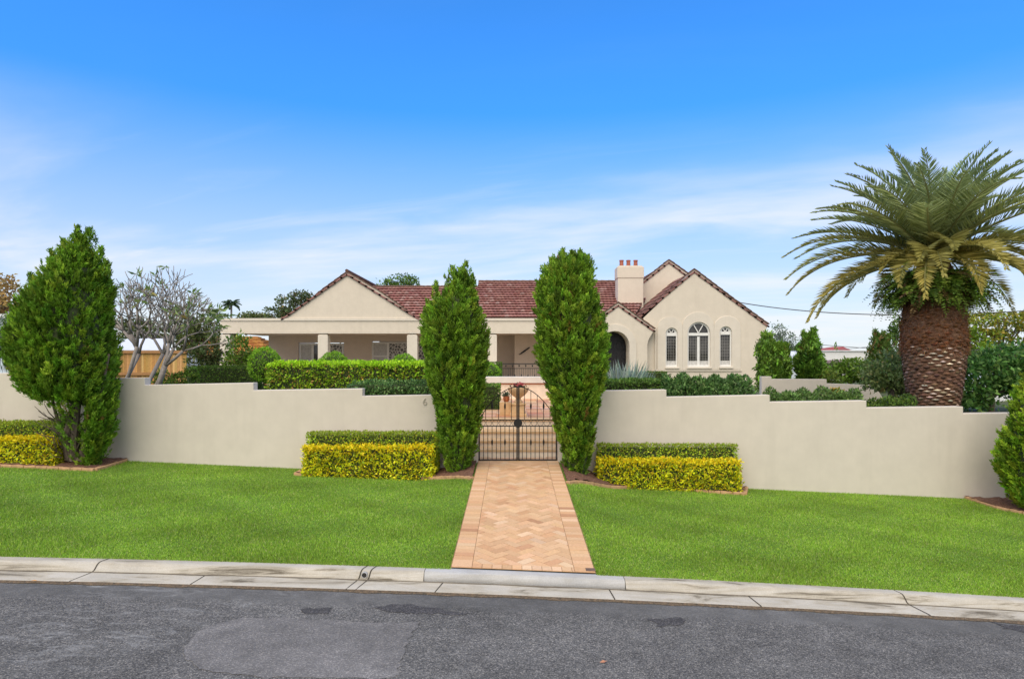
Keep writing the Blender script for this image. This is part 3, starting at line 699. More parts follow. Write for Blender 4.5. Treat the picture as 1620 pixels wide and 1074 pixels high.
# grass blades over the verge
n = 720000; yy = 7.19 + (12.97 - 7.19) * RNG.uniform(size=n) ** 1.25; hwid = yy * 0.84 + .5
P = np.stack([RNG.uniform(-1, 1, n) * hwid, yy, np.zeros(n)], 1)
ok = ~((P[:, 0] > x0p - .005) & (P[:, 0] < x1p + .005))
for r in BEDS: ok &= ~in_ring(P, r)
P = P[ok]; n = len(P); P[:, 2] = G(P[:, 0], P[:, 1]) - .004
hgt = RNG.uniform(.016, .036, n) * (1 + .35 * np.sin(P[:, 0] * 2.1 + 1) * np.sin(P[:, 1] * 2.7)); lean = RNG.normal(size=(n, 3)) * .55; lean[:, 2] = 1
D_ = unit(lean); az = RNG.uniform(0, 2 * math.pi, n); sd = np.stack([np.cos(az), np.sin(az), 0 * az], 1) * RNG.uniform(.0026, .0046, n)[:, None]
V = np.stack([P - sd, P + sd, P + D_ * hgt[:, None]], 1).reshape(-1, 3)
mot = (np.sin(P[:, 0] * 1.3 + np.sin(P[:, 1] * 1.9) * 1.4) * np.sin(P[:, 1] * 2.3 + P[:, 0] * .6) + .6 * np.sin(P[:, 0] * 4.3 + 2) * np.sin(P[:, 1] * 5.1))
C = palette(n, [(4, (.265, .445, .045)), (3, (.33, .50, .06)), (1.2, (.175, .31, .035)), (1.1, (.46, .50, .19))], .28) * (1 + .17 * mot[:, None])
o = mesh_np('grass', V, np.arange(3 * n).reshape(-1, 3), M['grass'], None, (0, 0, 0), np.repeat(np.clip(C, 0, 1), 3, 0))
tag(o, 'short bright green grass covering the street verge', 'grass', kind='stuff')

def fallen(px, py, sz, col, label, rot):
    d = 6.2
    for _ in range(20): d = .5 * d + .5 * (CZ - float(zroad(X(px, d), d))) * F / (py - HY)
    x, z = X(px, d), float(zroad(X(px, d), d)); m = MB(); c, s_ = math.cos(rot), math.sin(rot); pts = []
    for a, w, h_ in ((-1, 0, .004), (-.5, .32, .010), (0, .42, .016), (.5, .28, .009), (1, 0, .014), (.5, -.28, .012), (0, -.42, .007), (-.5, -.32, .006)): pts.append((x + sz * (a * c - w * s_), d + sz * (a * s_ + w * c), z + .003 + h_))
    pts.append((x, d, z + .006)); m.add(pts, [(i, (i + 1) % 8, 8) for i in range(8)])
    tag(m.build('fallen_leaf', simple('dry_leaf', col, .8, .2, 40), fixn=False), label, 'leaf')
fallen(955, 1048, .035, (.42, .20, .12), 'dry reddish leaf lying on the asphalt near the bottom edge', .2)
fallen(52, 921, .075, (.50, .27, .10), 'long dry orange leaf lying along the gutter at left', .1)
fallen(1526, 980, .022, (.66, .60, .50), 'tiny pale leaf lying by the gutter at right', .9)
# ------------------------------------------------------------------ front wall
WD = 13.0
def steps_profile(pts): return [(X(px, WD), Z(py, WD)) for px, py in pts]
leftp = steps_profile([(-420, 579), (-150, 575), (-150, 592), (60, 589.5), (60, 600), (229, 597.5), (229, 609), (401, 605.5), (401, 617.3), (573.5, 614.7), (573.5, 626.5), (756, 623.5)])
rightp = steps_profile([(883, 619), (1054.5, 616.3), (1054.5, 628), (1218, 624.6), (1218, 636), (1371, 633.6), (1371, 645), (1524, 643), (1524, 654), (1680, 652.5), (1680, 662), (1900, 661)])
def front_wall(prof, label):
    a, b = prof[0][0], prof[-1][0]
    ring = [(a, float(zw(a)) - .4)] + prof + [(b, float(zw(b)) - .4)]
    return tag(MB().prism([ring], WD, WD + .22).build('front_wall', M['wall'], bevel=.012), label, 'wall')
fwl = front_wall(leftp, 'long beige rendered wall with stepped top left of the iron gate')
fwr = front_wall(rightp, 'long beige rendered wall with stepped top right of the iron gate')
cu = bpy.data.curves.new('house_number', 'FONT'); cu.body = '6'; cu.size = 13.5 * WD / F * 1.15; cu.extrude = .006; cu.align_x = 'CENTER'; cu.align_y = 'CENTER'
num = bpy.data.objects.new('house_number', cu); COL.objects.link(num); cu.materials.append(M['num']); num.parent = fwl
num.rotation_euler = (math.radians(90), 0, 0); num.location = Vector((X(672, WD), WD - .007, Z(636, WD))) - Vector(ORG[fwl.name])

# ------------------------------------------------------------------ gate
gx0, gx1, gxc = X(757, GATE_D) + .01, X(881.5, GATE_D) - .01, X(819.5, GATE_D)
GY = GATE_D + .10
gz = lambda py: Z(py, GATE_D)
gate = thing('garden_gate', 'black wrought iron double gate with arched top across the brick path', 'gate', (gxc, GY, gz(731)))
def archz(x): d = (x - gxc) / ((gx1 - gx0) / 2); return gz(612.5) - (gz(612.5) - gz(664)) * min(1, d * d)
def gate_leaf(s):
    hx = gx0 if s < 0 else gx1; ix = gxc + s * .003; m = MB(); r = .0075
    def bar(x, z0, z1, rr=r): m.tube([(x, GY, z0), (x, GY, z1)], rr, 6)
    def rail(z, rr=.010): m.box(min(hx, ix), max(hx, ix), GY - rr, GY + rr, z - rr, z + rr)
    rail(gz(728.7), .016); rail(gz(674.6)); rail(gz(664.8))
    m.box(min(ix, ix + s * .03), max(ix, ix + s * .03), GY - .016, GY + .016, gz(730.5), gz(611.5)); m.box(hx - .014, hx + .014, GY - .016, GY + .016, gz(730.5), gz(655))
    xs = np.linspace(ix, hx, 19); m.tube([(x, GY, archz(x)) for x in xs], .0095, 6)
    nb = 9
    for i in range(1, nb):
        x = ix + (hx - ix) * i / nb; bar(x, gz(728), gz(674.6))
        if i in (3, 6): m.lathe(x, GY, [(.006, gz(706)), (.019, gz(702)), (.019, gz(699)), (.006, gz(695))], 8)
    nt_ = 6
    for i in range(1, nt_):
        x = ix + (hx - ix) * i / nt_; bar(x, gz(664.8), archz(x))
        if i % 2 == 0: m.lathe(x, GY, [(.006, gz(649)), (.019, gz(645)), (.019, gz(641)), (.006, gz(637))], 8)
    nr = 6
    for i in range(nr):
        cx_ = ix + (hx - ix) * (i + .5) / nr; rr = .058
        m.tube([(cx_ + rr * math.cos(a), GY, gz(669.7) + rr * math.sin(a)) for a in np.linspace(0, 2 * math.pi, 17)], .004, 5, cap=False)
    return m.build('gate_leaf', M['iron'], gate)
for s in (-1, 1): gate_leaf(s)
m = MB(); n = 24; vs = [(gxc + .09 * math.cos(2 * math.pi * k / n), y, gz(670) + .09 * math.sin(2 * math.pi * k / n)) for y in (GY - .03, GY + .03) for k in range(n)]
m.add(vs, [tuple(range(n)), tuple(range(n, 2 * n))[::-1]] + [(k, (k + 1) % n, (k + 1) % n + n, k + n) for k in range(n)]).build('lock_disc', M['iron'], gate, bevel=.006)
MB().tube([(gxc - .025, GY, gz(728)), (gxc - .025, GY, gz(735))], .008, 6).build('drop_bolt', M['iron'], gate)

# ------------------------------------------------------------------ steps and courtyard
GZ = 1.04
st = thing('entry_steps', 'flight of sandstone steps climbing behind the iron gate', 'steps', (PXC, 13.8, .34))
ys = [13.72, 14.12, 14.53, 14.95]; zs_ = [.342, .50, .64, .80, GZ + .004]
sw0, sw1 = gx0 - 1.1, gx1 + 1.1
MB().box(sw0, sw1, 13.452, 13.715, -.1, .345).build('landing', M['sandpale'], st)
for i in range(4):
    y1_ = ys[i + 1] if i < 3 else 15.3
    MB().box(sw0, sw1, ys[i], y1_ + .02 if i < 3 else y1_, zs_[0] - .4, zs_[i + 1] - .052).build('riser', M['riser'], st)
    MB().box(sw0, sw1, ys[i] - .03, y1_ + .0, zs_[i + 1] - .05, zs_[i + 1]).build('tread', M['sandstone'], st, bevel=.01)
for s, lab in ((-1, 'low beige cheek wall left of the sandstone steps'), (1, 'low beige cheek wall right of the sandstone steps')):
    xa = sw0 if s < 0 else sw1
    tag(MB().box(xa, xa + s * .2, 13.24, 15.3, -.2, GZ + .12).build('step_wall', M['wall'], bevel=.01), lab, 'wall')
gx = np.array
def flat(name, x0, x1, y0, y1, z, mat):
    o = sheet(name, np.linspace(x0, x1, 3), np.linspace(y0, y1, 3), lambda x, y: z + 0 * x, mat); return o
flat('garden_ground', -70, sw0 - .2, 13.22, 15.3, GZ, M['earth']); flat('garden_ground', sw1 + .2, 70, 13.22, 15.3, GZ, M['earth'])
flat('garden_ground', -70, 70, 15.3, 75, GZ, M['earth'])
m_pave = attr_mat('courtyard_paver', 0.8, 0, 0.2, 0.2, 20, 0.12)
BVs = MB()
for i in range(10):
    for j in range(24):
        xx = -1.6 + i * .4; y = 15.31 + j * .3
        c = palette(1, [(3, (.60, .33, .19)), (2, (.66, .42, .27)), (1, (.52, .26, .15))], .06)[0]
        BVs.add([(xx + .004, y + .004, GZ + .008), (xx + .396, y + .004, GZ + .008), (xx + .396, y + .296, GZ + .008), (xx + .004, y + .296, GZ + .008)], [(0, 1, 2, 3)], tuple(c))
o = BVs.build('courtyard_paving', m_pave, fixn=False, colors=True); o['kind'] = 'structure'
flat('courtyard_bed', -1.62, 2.42, 15.302, 22.2, GZ + .004, M['mortar'])
cw = thing('courtyard_wall', 'low pale wall with a flat coping closing the courtyard behind the urn', 'wall', (X(810, 22), 22.2, GZ))
MB().box(X(700, 22), X(950, 22), 22.05, 22.3, GZ - .05, Z(608, 22)).build('wall', M['sandpale'], cw)
MB().box(X(700, 22), X(950, 22), 22.04, 22.31, Z(608, 22), Z(606, 22)).build('brick_band', M['terracotta'], cw)
MB().box(X(695, 22), X(955, 22), 21.96, 22.4, Z(606, 22), Z(596, 22)).build('coping', M['offwhite'], cw, bevel=.015)
# urn
ud = 15.6; ux = X(820, ud); uz = GZ + .008
urn = thing('pedestal_urn', 'sandstone bowl on a square pedestal behind the gate', 'urn', (ux, ud, uz))
h = lambda py: Z(py, ud)
mb = MB(); mb.box(ux - .20, ux + .20, ud - .20, ud + .20, uz, uz + .08); mb.box(ux - .165, ux + .165, ud - .165, ud + .165, uz + .08, h(640)); mb.box(ux - .19, ux + .19, ud - .19, ud + .19, h(640), h(637))
mb.build('pedestal', M['sandstone'], urn, bevel=.01)
MB().lathe(ux, ud, [(.12, h(637)), (.10, h(634)), (.06, h(631.5)), (.07, h(629)), (.16, h(625)), (.24, h(619)), (.262, h(614.5)), (.265, h(612.5)), (.23, h(612.5)), (.20, h(616)), (.05, h(618))], 28).build('bowl', M['sandstone'], urn, smooth=True)
fl = thing('flowers', 'pink flowers with dark leaves planted in the stone bowl', 'flowers', (ux, ud, h(617)))
n = 160; P = np.array([ux, ud, h(611)]) + RNG.normal(size=(n, 3)) * np.array([.075, .075, .028])
leaf_mesh('blooms', [leaf_arrays(P[:100] + np.array([0, 0, .02]), rvec(100) + np.array([0, 0, .6]), .05, .045, palette(100, [(3, (.62, .12, .12)), (2, (.70, .25, .22))]))], fl)
leaf_mesh('leaves', [leaf_arrays(P - np.array([0, 0, .03]), rvec(n) + np.array([0, 0, .2]), .07, .035, palette(n, [(1, (.05, .07, .03)), (1, (.08, .10, .04))]))], fl)
# pier with a potted succulent
pd = 15.9; px_ = X(800, pd)
pr = tag(MB().box(px_ - .15, px_ + .14, pd - .15, pd + .25, GZ + .006, Z(635.5, pd)).build('stone_block', M['sandstone'], bevel=.012), 'square sandstone block left of the urn carrying the terracotta pot', 'stone block')
pt = thing('plant_pot', 'round orange terracotta pot on the sandstone block', 'plant pot', (px_ + .015, pd, Z(635.5, pd)))
q = lambda py: Z(py, pd)
MB().lathe(px_ + .015, pd, [(.05, q(635.5)), (.075, q(633)), (.082, q(630)), (.076, q(627.5)), (.082, q(626.6)), (.07, q(626.6)), (.06, q(628.5)), (.01, q(628.5))], 20).build('pot', M['terracotta'], pt, smooth=True)
n = 90; P = np.tile(np.array([px_ + .015, pd, q(628)]), (n, 1)) + RNG.normal(size=(n, 3)) * .02
su = thing('succulent', 'grey green spiky succulent growing in the terracotta pot', 'plant', (px_ + .015, pd, q(628.5)))
leaf_mesh('leaves', [leaf_arrays(P, rvec(n) * .8 + np.array([0, 0, .9]), RNG.uniform(.10, .2, n), .022, palette(n, [(1, (.10, .15, .10)), (1, (.16, .20, .12))]))], su)
#--MORE--
# ------------------------------------------------------------------ plants along the verge
YEL = [(4, (0.9, 0.822, 0.02)), (3, (0.685, 0.709, 0.024)), (2, (0.343, 0.48, 0.027)), (0.8, (0.9, 0.685, 0.027)), (0.6, (0.32, 0.229, 0.041))]
YELTOP = [(4, (0.9, 0.703, 0.019)), (2, (0.819, 0.703, 0.019)), (1, (0.429, 0.508, 0.026))]
GRN = [(3, (0.413, 0.618, 0.041)), (3, (0.601, 0.728, 0.048)), (1, (0.254, 0.391, 0.029)), (1, (0.699, 0.562, 0.081))]
GRNTOP = [(3, (0.28, 0.405, 0.033)), (2, (0.364, 0.432, 0.044))]
def verge_hedges(x0, x1, yt, yb, gx0_, gx1_, gyt, names, yf=12.2, ytr=None, gytr=None):
    d = yf
    hedge('yellow_hedge', names[0], 'hedge', X(x0, d), X(x1, d), d, d + .30, float(min(G(X(x0, d), d), G(X(x1, d), d))) - .02, Z(yt, d), YEL, .056, 2300, 'clipped golden hedges in front of the wall', .045, 0, YELTOP, zr=Z(ytr or yt, d))
    d2 = yf + .315
    hedge('green_hedge', names[1], 'hedge', X(gx0_, d2), X(gx1_, d2), d2, 12.93, float(min(G(X(gx0_, d2), d2), G(X(gx1_, d2), d2))) - .02, Z(gyt, d2), GRN, .042, 1900, 'clipped green hedges behind the golden hedges', .015, 0, GRNTOP, zr=Z(gytr or gyt, d2))
verge_hedges(-170, 84, 693, 738, -170, 96, 669, ('golden yellow clipped hedge left of the big bushy conifer', 'green clipped hedge behind the golden hedge at the left edge'), 12.05)
verge_hedges(478, 684, 707, 752, 484, 692, 685, ('golden yellow clipped hedge left of the brick path', 'green clipped hedge behind the golden hedge left of the brick path'), 12.22)
verge_hedges(947, 1173, 728, 775, 946, 1168, 703, ('golden yellow clipped hedge right of the brick path', 'green clipped hedge behind the golden hedge right of the brick path'), 12.36, 730, 704)
CON = [(3, (0.2, 0.366, 0.032)), (3, (0.27, 0.444, 0.038)), (1.5, (0.129, 0.246, 0.026)), (0.8, (0.352, 0.502, 0.052)), (0.07, (0.282, 0.197, 0.044))]
def wallclear(T):
    top = np.where(T[:, 0] < PXC, 2.0, 1.9); return ~((T[:, 1] > WD - .04) & (T[:, 2] < top))
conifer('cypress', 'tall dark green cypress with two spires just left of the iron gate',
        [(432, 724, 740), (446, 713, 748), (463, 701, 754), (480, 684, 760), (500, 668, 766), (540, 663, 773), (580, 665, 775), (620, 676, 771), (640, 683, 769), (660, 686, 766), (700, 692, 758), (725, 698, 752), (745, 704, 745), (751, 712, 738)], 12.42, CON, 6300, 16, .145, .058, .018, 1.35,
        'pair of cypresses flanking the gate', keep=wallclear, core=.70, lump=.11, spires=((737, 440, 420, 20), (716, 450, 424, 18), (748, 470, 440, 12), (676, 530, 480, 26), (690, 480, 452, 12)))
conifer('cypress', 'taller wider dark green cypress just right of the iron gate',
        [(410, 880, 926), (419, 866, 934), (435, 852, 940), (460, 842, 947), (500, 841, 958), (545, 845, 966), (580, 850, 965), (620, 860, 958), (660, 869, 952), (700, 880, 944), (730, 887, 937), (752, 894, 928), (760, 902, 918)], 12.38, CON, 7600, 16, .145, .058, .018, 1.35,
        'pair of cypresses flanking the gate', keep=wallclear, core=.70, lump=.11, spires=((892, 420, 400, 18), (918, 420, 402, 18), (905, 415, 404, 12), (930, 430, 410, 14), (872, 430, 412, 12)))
Dl = 12.25
stems = []
for a, b_, c_ in ((108, 118, .07), (120, 128, .08), (112, 100, .05), (130, 145, .06), (104, 82, .045), (135, 160, .05)):
    stems.append(([(X(a, Dl), Dl + random.uniform(-.15, .15), Z(728, Dl)), (X((a * 2 + b_) / 3, Dl), Dl + random.uniform(-.2, .15), Z(690, Dl)), (X(b_, Dl), Dl + random.uniform(-.2, .15), Z(640, Dl)), (X(b_ * 1.5 - a * .5, Dl), Dl, Z(560, Dl))], c_))
for _ in range(46):     # dead twigs low on the left
    x0_ = random.uniform(90, 128); y0_ = random.uniform(660, 722); L_ = random.uniform(10, 34); an = random.uniform(-2.9, -1.2) if x0_ < 112 else random.uniform(-2.4, -.9)
    yd = random.uniform(-.45, -.05)
    stems.append(([(X(x0_, Dl), Dl + yd * .5, Z(y0_, Dl)), (X(x0_ + L_ * .5 * math.cos(an), Dl), Dl + yd * .8, Z(y0_ + L_ * .5 * math.sin(an) + 2, Dl)), (X(x0_ + L_ * math.cos(an), Dl), Dl + yd, Z(y0_ + L_ * math.sin(an), Dl))], .011))
def leftclear(T):
    px = CX + T[:, 0] * F / T[:, 1]; py = HY + (CZ - T[:, 2]) * F / T[:, 1]
    bare = (py > 634) & (px < 136) & (T[:, 1] < 12.95) & (RNG.uniform(size=len(T)) > .06)
    return ~((T[:, 1] > WD - .04) & (T[:, 2] < 1.9)) & ~bare
CON2 = [(3, (0.165, 0.322, 0.027)), (3, (0.226, 0.394, 0.033)), (1.2, (0.103, 0.206, 0.022)), (0.8, (0.309, 0.448, 0.042)), (0.06, (0.289, 0.179, 0.055))]
conifer('bushy_conifer', 'big broad bushy conifer with bare stems low down at left', [(383, 116, 138), (407, 96, 150), (433, 73, 162), (460, 51, 170), (500, 37, 175), (550, 29, 178), (590, 29, 180), (620, 44, 181), (645, 82, 181), (680, 94, 180), (700, 98, 176), (725, 112, 164), (734, 125, 156)],
        Dl, CON2, 9800, 16, .17, .062, .019, 1.0, keep=leftclear, core=.70, lump=.15, fine=1.5, stem=stems, base=Z(730, Dl), skip=Z(640, Dl),
        spires=((122, 385, 366, 22), (142, 392, 368, 18), (100, 405, 384, 22), (160, 420, 398, 16), (82, 425, 402, 18), (50, 462, 440, 18), (168, 440, 420, 12)))
THU = [(3, (0.248, 0.418, 0.031)), (3, (0.341, 0.507, 0.037)), (1, (0.139, 0.254, 0.022)), (1, (0.435, 0.536, 0.055)), (0.08, (0.248, 0.165, 0.037))]
conifer('golden_conifer', 'bright yellow green conifer standing at the right edge beside the wall', [(556, 1646, 1660), (580, 1632, 1676), (610, 1619, 1688), (640, 1604, 1698), (660, 1602, 1704), (685, 1593, 1714), (720, 1586, 1722), (750, 1588, 1720), (775, 1596, 1712), (795, 1606, 1704), (803, 1620, 1690)],
        11.85, THU, 5600, 15, .145, .06, .022, 1.0, core=.76, lump=.14, spires=((1648, 560, 530, 20), (1632, 590, 560, 16)))
# ------------------------------------------------------------------ garden plants behind the wall
LIME = [(3, (0.374, 0.621, 0.03)), (3, (0.286, 0.466, 0.03)), (1.5, (0.196, 0.31, 0.03)), (1, (0.57, 0.544, 0.075)), (0.8, (0.439, 0.253, 0.075))]
LIMETOP = [(4, (0.483, 0.782, 0.03)), (2, (0.374, 0.634, 0.03))]
DKG = [(3, (0.114, 0.227, 0.029)), (2, (0.179, 0.306, 0.039)), (1, (0.076, 0.16, 0.023))]
DKGTOP = [(2, (.14, .22, .03)), (1, (.09, .16, .02))]
BLUEG = [(3, (0.111, 0.225, 0.06)), (2, (0.169, 0.312, 0.09)), (1, (0.065, 0.138, 0.042)), (0.5, (0.299, 0.413, 0.156))]
BALL = [(3, (0.227, 0.455, 0.034)), (3, (0.321, 0.564, 0.042)), (1, (0.151, 0.291, 0.03))]
hedge('lime_hedge', 'long lime green clipped hedge behind the wall left of the gate', 'hedge', X(421, 15.2), X(700, 15.2), 15.2, 16.1, GZ - .02, Z(573, 15.2), LIME, .07, 1100, None, .045, .12, LIMETOP)
hedge('low_shrubs', 'low dark blue green shrub row just behind the wall in front of the lime hedge', 'shrub', X(552, 13.75), X(690, 13.75), 13.5, 14.3, GZ - .02, Z(604, 13.75), BLUEG, .07, 1000, None, .06, .25)
hedge('dark_hedge', 'dark green flat topped hedge below the left end of the porch', 'hedge', X(311, 17), X(402, 17), 17, 17.8, GZ - .02, Z(579.5, 17), DKG, .045, 1500, None, .02, 0, DKGTOP)
hedge('dark_hedge', 'short dark green hedge left of the dark flat topped hedge', 'hedge', X(292, 17.9), X(318, 17.9), 17.85, 18.5, GZ - .02, Z(581, 18), DKG, .045, 1300, None, .03, .05)
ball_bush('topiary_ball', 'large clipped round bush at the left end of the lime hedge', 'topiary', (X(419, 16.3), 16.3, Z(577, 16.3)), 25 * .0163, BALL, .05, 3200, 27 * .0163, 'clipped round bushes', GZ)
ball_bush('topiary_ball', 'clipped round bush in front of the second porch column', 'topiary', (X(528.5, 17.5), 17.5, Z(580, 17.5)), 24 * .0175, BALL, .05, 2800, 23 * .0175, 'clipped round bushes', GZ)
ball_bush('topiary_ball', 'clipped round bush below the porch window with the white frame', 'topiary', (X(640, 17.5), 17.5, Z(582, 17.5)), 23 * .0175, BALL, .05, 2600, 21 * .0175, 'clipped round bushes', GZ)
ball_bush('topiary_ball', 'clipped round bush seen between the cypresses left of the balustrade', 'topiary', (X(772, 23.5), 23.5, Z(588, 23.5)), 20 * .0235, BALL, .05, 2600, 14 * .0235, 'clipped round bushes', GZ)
hedge('box_hedge', 'small dark box hedge behind the round bush beside the balustrade', 'hedge', X(764, 25), X(794, 25), 25, 25.5, GZ - .02, Z(573, 25), DKG, .05, 900, None, .02, 0, DKGTOP)
hedge('box_hedge', 'dark clipped hedge below the coping left of the urn', 'hedge', X(752, 17.5), X(791, 17.5), 17.5, 18.2, GZ - .02, Z(608, 17.5), DKG, .045, 1200, None, .02, 0)
hedge('leafy_hedge', 'low mid green hedge behind the wall right of the tall cypress', 'hedge', X(930, 14.2), X(1062, 14.2), 14.2, 14.8, GZ - .02, Z(600.5, 14.2), [(3, (.14, .27, .045)), (2, (.20, .34, .06)), (1, (.08, .16, .03))], .055, 1500, None, .03, .1)
def wavy(x0, x1, d, yt, pal, label, name, leaf, dens, h_=.3, cat='shrub', dth=.6):
    root = thing(name, label, cat, (X((x0 + x1) / 2, d), d + dth / 2, GZ)); xs0, xs1 = X(x0, d), X(x1, d); n = int((xs1 - xs0) * dens)
    x = RNG.uniform(xs0, xs1, n); t = (x - xs0) / (xs1 - xs0); ht = Z(yt, d) - GZ + h_ * .35 * np.sin(x * 3.3 + 1) * np.sin(x * 7.1) + .05 * np.sin(x * 17)
    ht *= np.clip(np.minimum(t, 1 - t) * 9 + .55, 0, 1); a = RNG.uniform(0, math.pi, n); rr = 1 - .25 * RNG.uniform(size=n) ** 2
    P = np.stack([x, d + dth / 2 - dth / 2 * np.cos(a) * rr, GZ + np.abs(ht) * np.sin(a) ** .6 * rr], 1)
    Nv = np.stack([np.zeros(n), -np.cos(a), np.sin(a)], 1); D_ = Nv * .6 + rvec(n) * .8 + np.array([0, 0, .3])
    leaf_mesh('foliage', [leaf_arrays(P, D_, leaf * RNG.uniform(.7, 1.4, n), leaf * .5, palette(n, pal, .22))], root)
    cm = MB(); k = 14; vs = []; fs = []
    for i in range(k + 1):
        xx = xs0 + .1 + (xs1 - xs0 - .2) * i / k
        for j in range(7):
            q = math.pi * j / 6; vs.append((xx, d + dth / 2 - dth * .38 * math.cos(q), GZ + (Z(yt, d) - GZ) * .72 * math.sin(q) ** .6))
    for i in range(k):
        for j in range(6): fs.append((i * 7 + j, i * 7 + j + 1, (i + 1) * 7 + j + 1, (i + 1) * 7 + j))
    cm.add(vs, fs).build('branches', M['core'], root); return root
wavy(1052, 1200, 13.6, 599, BLUEG, 'dark glossy leafy shrubs along the wall below the three arched windows', 'leafy_shrub', .085, 3400, .13, dth=.9)
wavy(1214, 1378, 13.5, 621, [(3, (.16, .28, .07)), (2, (.23, .36, .11)), (1, (.09, .16, .045))], 'low green ground cover shrubs along the wall left of the fat palm', 'ground_shrub', .075, 2300, .2)
wavy(1366, 1460, 13.45, 634, [(3, (.11, .20, .03)), (2, (.16, .25, .04)), (1, (.05, .10, .025))], 'thin yellow green plants along the wall at the foot of the fat palm', 'ground_shrub', .07, 1500, .2)
n = 40; yf = thing('yellow_flowers', 'few yellow orange flowers among the ground cover left of the palm', 'flowers', (X(1322, 13.9), 13.9, Z(622, 13.9)))
P = np.array([X(1322, 13.9), 13.9, Z(617, 13.9)]) + RNG.normal(size=(n, 3)) * np.array([.09, .05, .03])
leaf_mesh('blooms', [leaf_arrays(P, rvec(n) + np.array([0, 0, .8]), .07, .05, palette(n, [(1, (.6, .35, .02)), (1, (.6, .45, .05))]))], yf)
hedge('box_hedge', 'small clipped box hedge at the foot of the arched window wall', 'hedge', X(1021, 24), X(1056, 24), 24, 24.6, GZ - .02, Z(588, 24), DKG, .05, 900, None, .02, 0, DKGTOP)
# grey agaves
for i, (px, py, d, s) in enumerate(((975, 603, 17.5, .9), (997, 604, 17.8, .95), (1012, 604, 18.3, .7))):
    n = 130; q = rvec(n); q[:, 2] = np.abs(q[:, 2]) * 1.3 + .45; P = np.tile(np.array([X(px, d), d, GZ + .12]), (n, 1)) + q * .05
    Lm = s * (Z(567, d) - GZ) * .95 * RNG.uniform(.8, 1.05, n)
    r_ = thing('agave', ['silver grey spiky agave beside the tall cypress', 'silver grey spiky agave, the middle one of three by the arched door', 'smaller silver grey spiky agave next to the small box hedge'][i], 'agave', (X(px, d), d, GZ), 'silver agaves')
    leaf_mesh('leaves', [leaf_arrays(P, q, Lm, .075, palette(n, [(3, (.29, .37, .31)), (2, (.36, .44, .37)), (1, (.20, .27, .21))], .12), .06)], r_)
    MB().lathe(X(px, d), d, [(.10, GZ), (.12, GZ + .1), (.06, GZ + .22)], 10).build('stem', M['core'], r_)

# ------------------------------------------------------------------ house
H = thing('house', 'large beige rendered house with red tiled roofs, gables and a columned porch', 'house', (0, 33, GZ))
BD = 33.0
def poly(pts, d): return [(X(px, d), Z(py, d)) for px, py in pts]
def arch_ring(cx_, hw, zb, zt, n=12, el=1.0):
    zc = zt - hw * el; return [(cx_ - hw, zb), (cx_ + hw, zb)] + [(cx_ + hw * math.cos(a), zc + hw * el * math.sin(a)) for a in np.linspace(0, math.pi, n + 1)]
FLZ = 1.3
# porch: roof slab, fascia beam, gable, columns
bx0, bx1 = X(348, BD), X(905, BD)
MB().box(bx0, bx1, BD, BD + .35, Z(525, BD), Z(507.5, BD)).build('fascia_beam', M['house'], H, bevel=.02)
MB().box(bx0 + .02, bx1, BD - .03, BD + .34, Z(527.5, BD), Z(525, BD)).build('beam_moulding', M['housepale'], H)
MB().box(bx0 - .03, X(905, BD), BD - .05, BD + .40, Z(507.5, BD), Z(503.5, BD)).build('parapet_coping', M['housepale'], H)
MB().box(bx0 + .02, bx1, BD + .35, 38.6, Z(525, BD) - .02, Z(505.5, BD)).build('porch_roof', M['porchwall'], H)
gab = poly([(443, 503.5), (456, 499.5), (482, 481), (511, 457), (549, 429.5), (598, 458), (637, 485), (655, 500), (667, 503.5)], BD)
MB().prism([gab], BD + .01, BD + .26).build('gable_wall', M['house'], H)
for px0, px1 in ((349.5, 365.5), (504, 519.5), (644.5, 660.5), (772, 786)):
    c = thing('column', None, None, (0, 0, 0)) if False else None
    xa, xb = X(px0, BD + .1), X(px1, BD + .1); zt = Z(527.5, BD)
    m = MB(); m.box(xa, xb, BD - .02, BD + .46, FLZ - .3, zt - .10)
    xm = (xa + xb) / 2; w = (xb - xa) / 2
    m.add([(xa, BD - .02, zt - .10), (xb, BD - .02, zt - .10), (xb, BD + .46, zt - .10), (xa, BD + .46, zt - .10), (xm - .12, BD + .12, zt), (xm + .12, BD + .12, zt), (xm + .12, BD + .36, zt), (xm - .12, BD + .36, zt)],
          [(0, 1, 5, 4), (1, 2, 6, 5), (2, 3, 7, 6), (3, 0, 4, 7)]); m.build('column', M['housepale'], H, fixn=True)
MB().box(bx0, X(960, 31), BD - .1, 38.5, GZ - .1, FLZ).build('porch_floor', M['sandpale'], H)
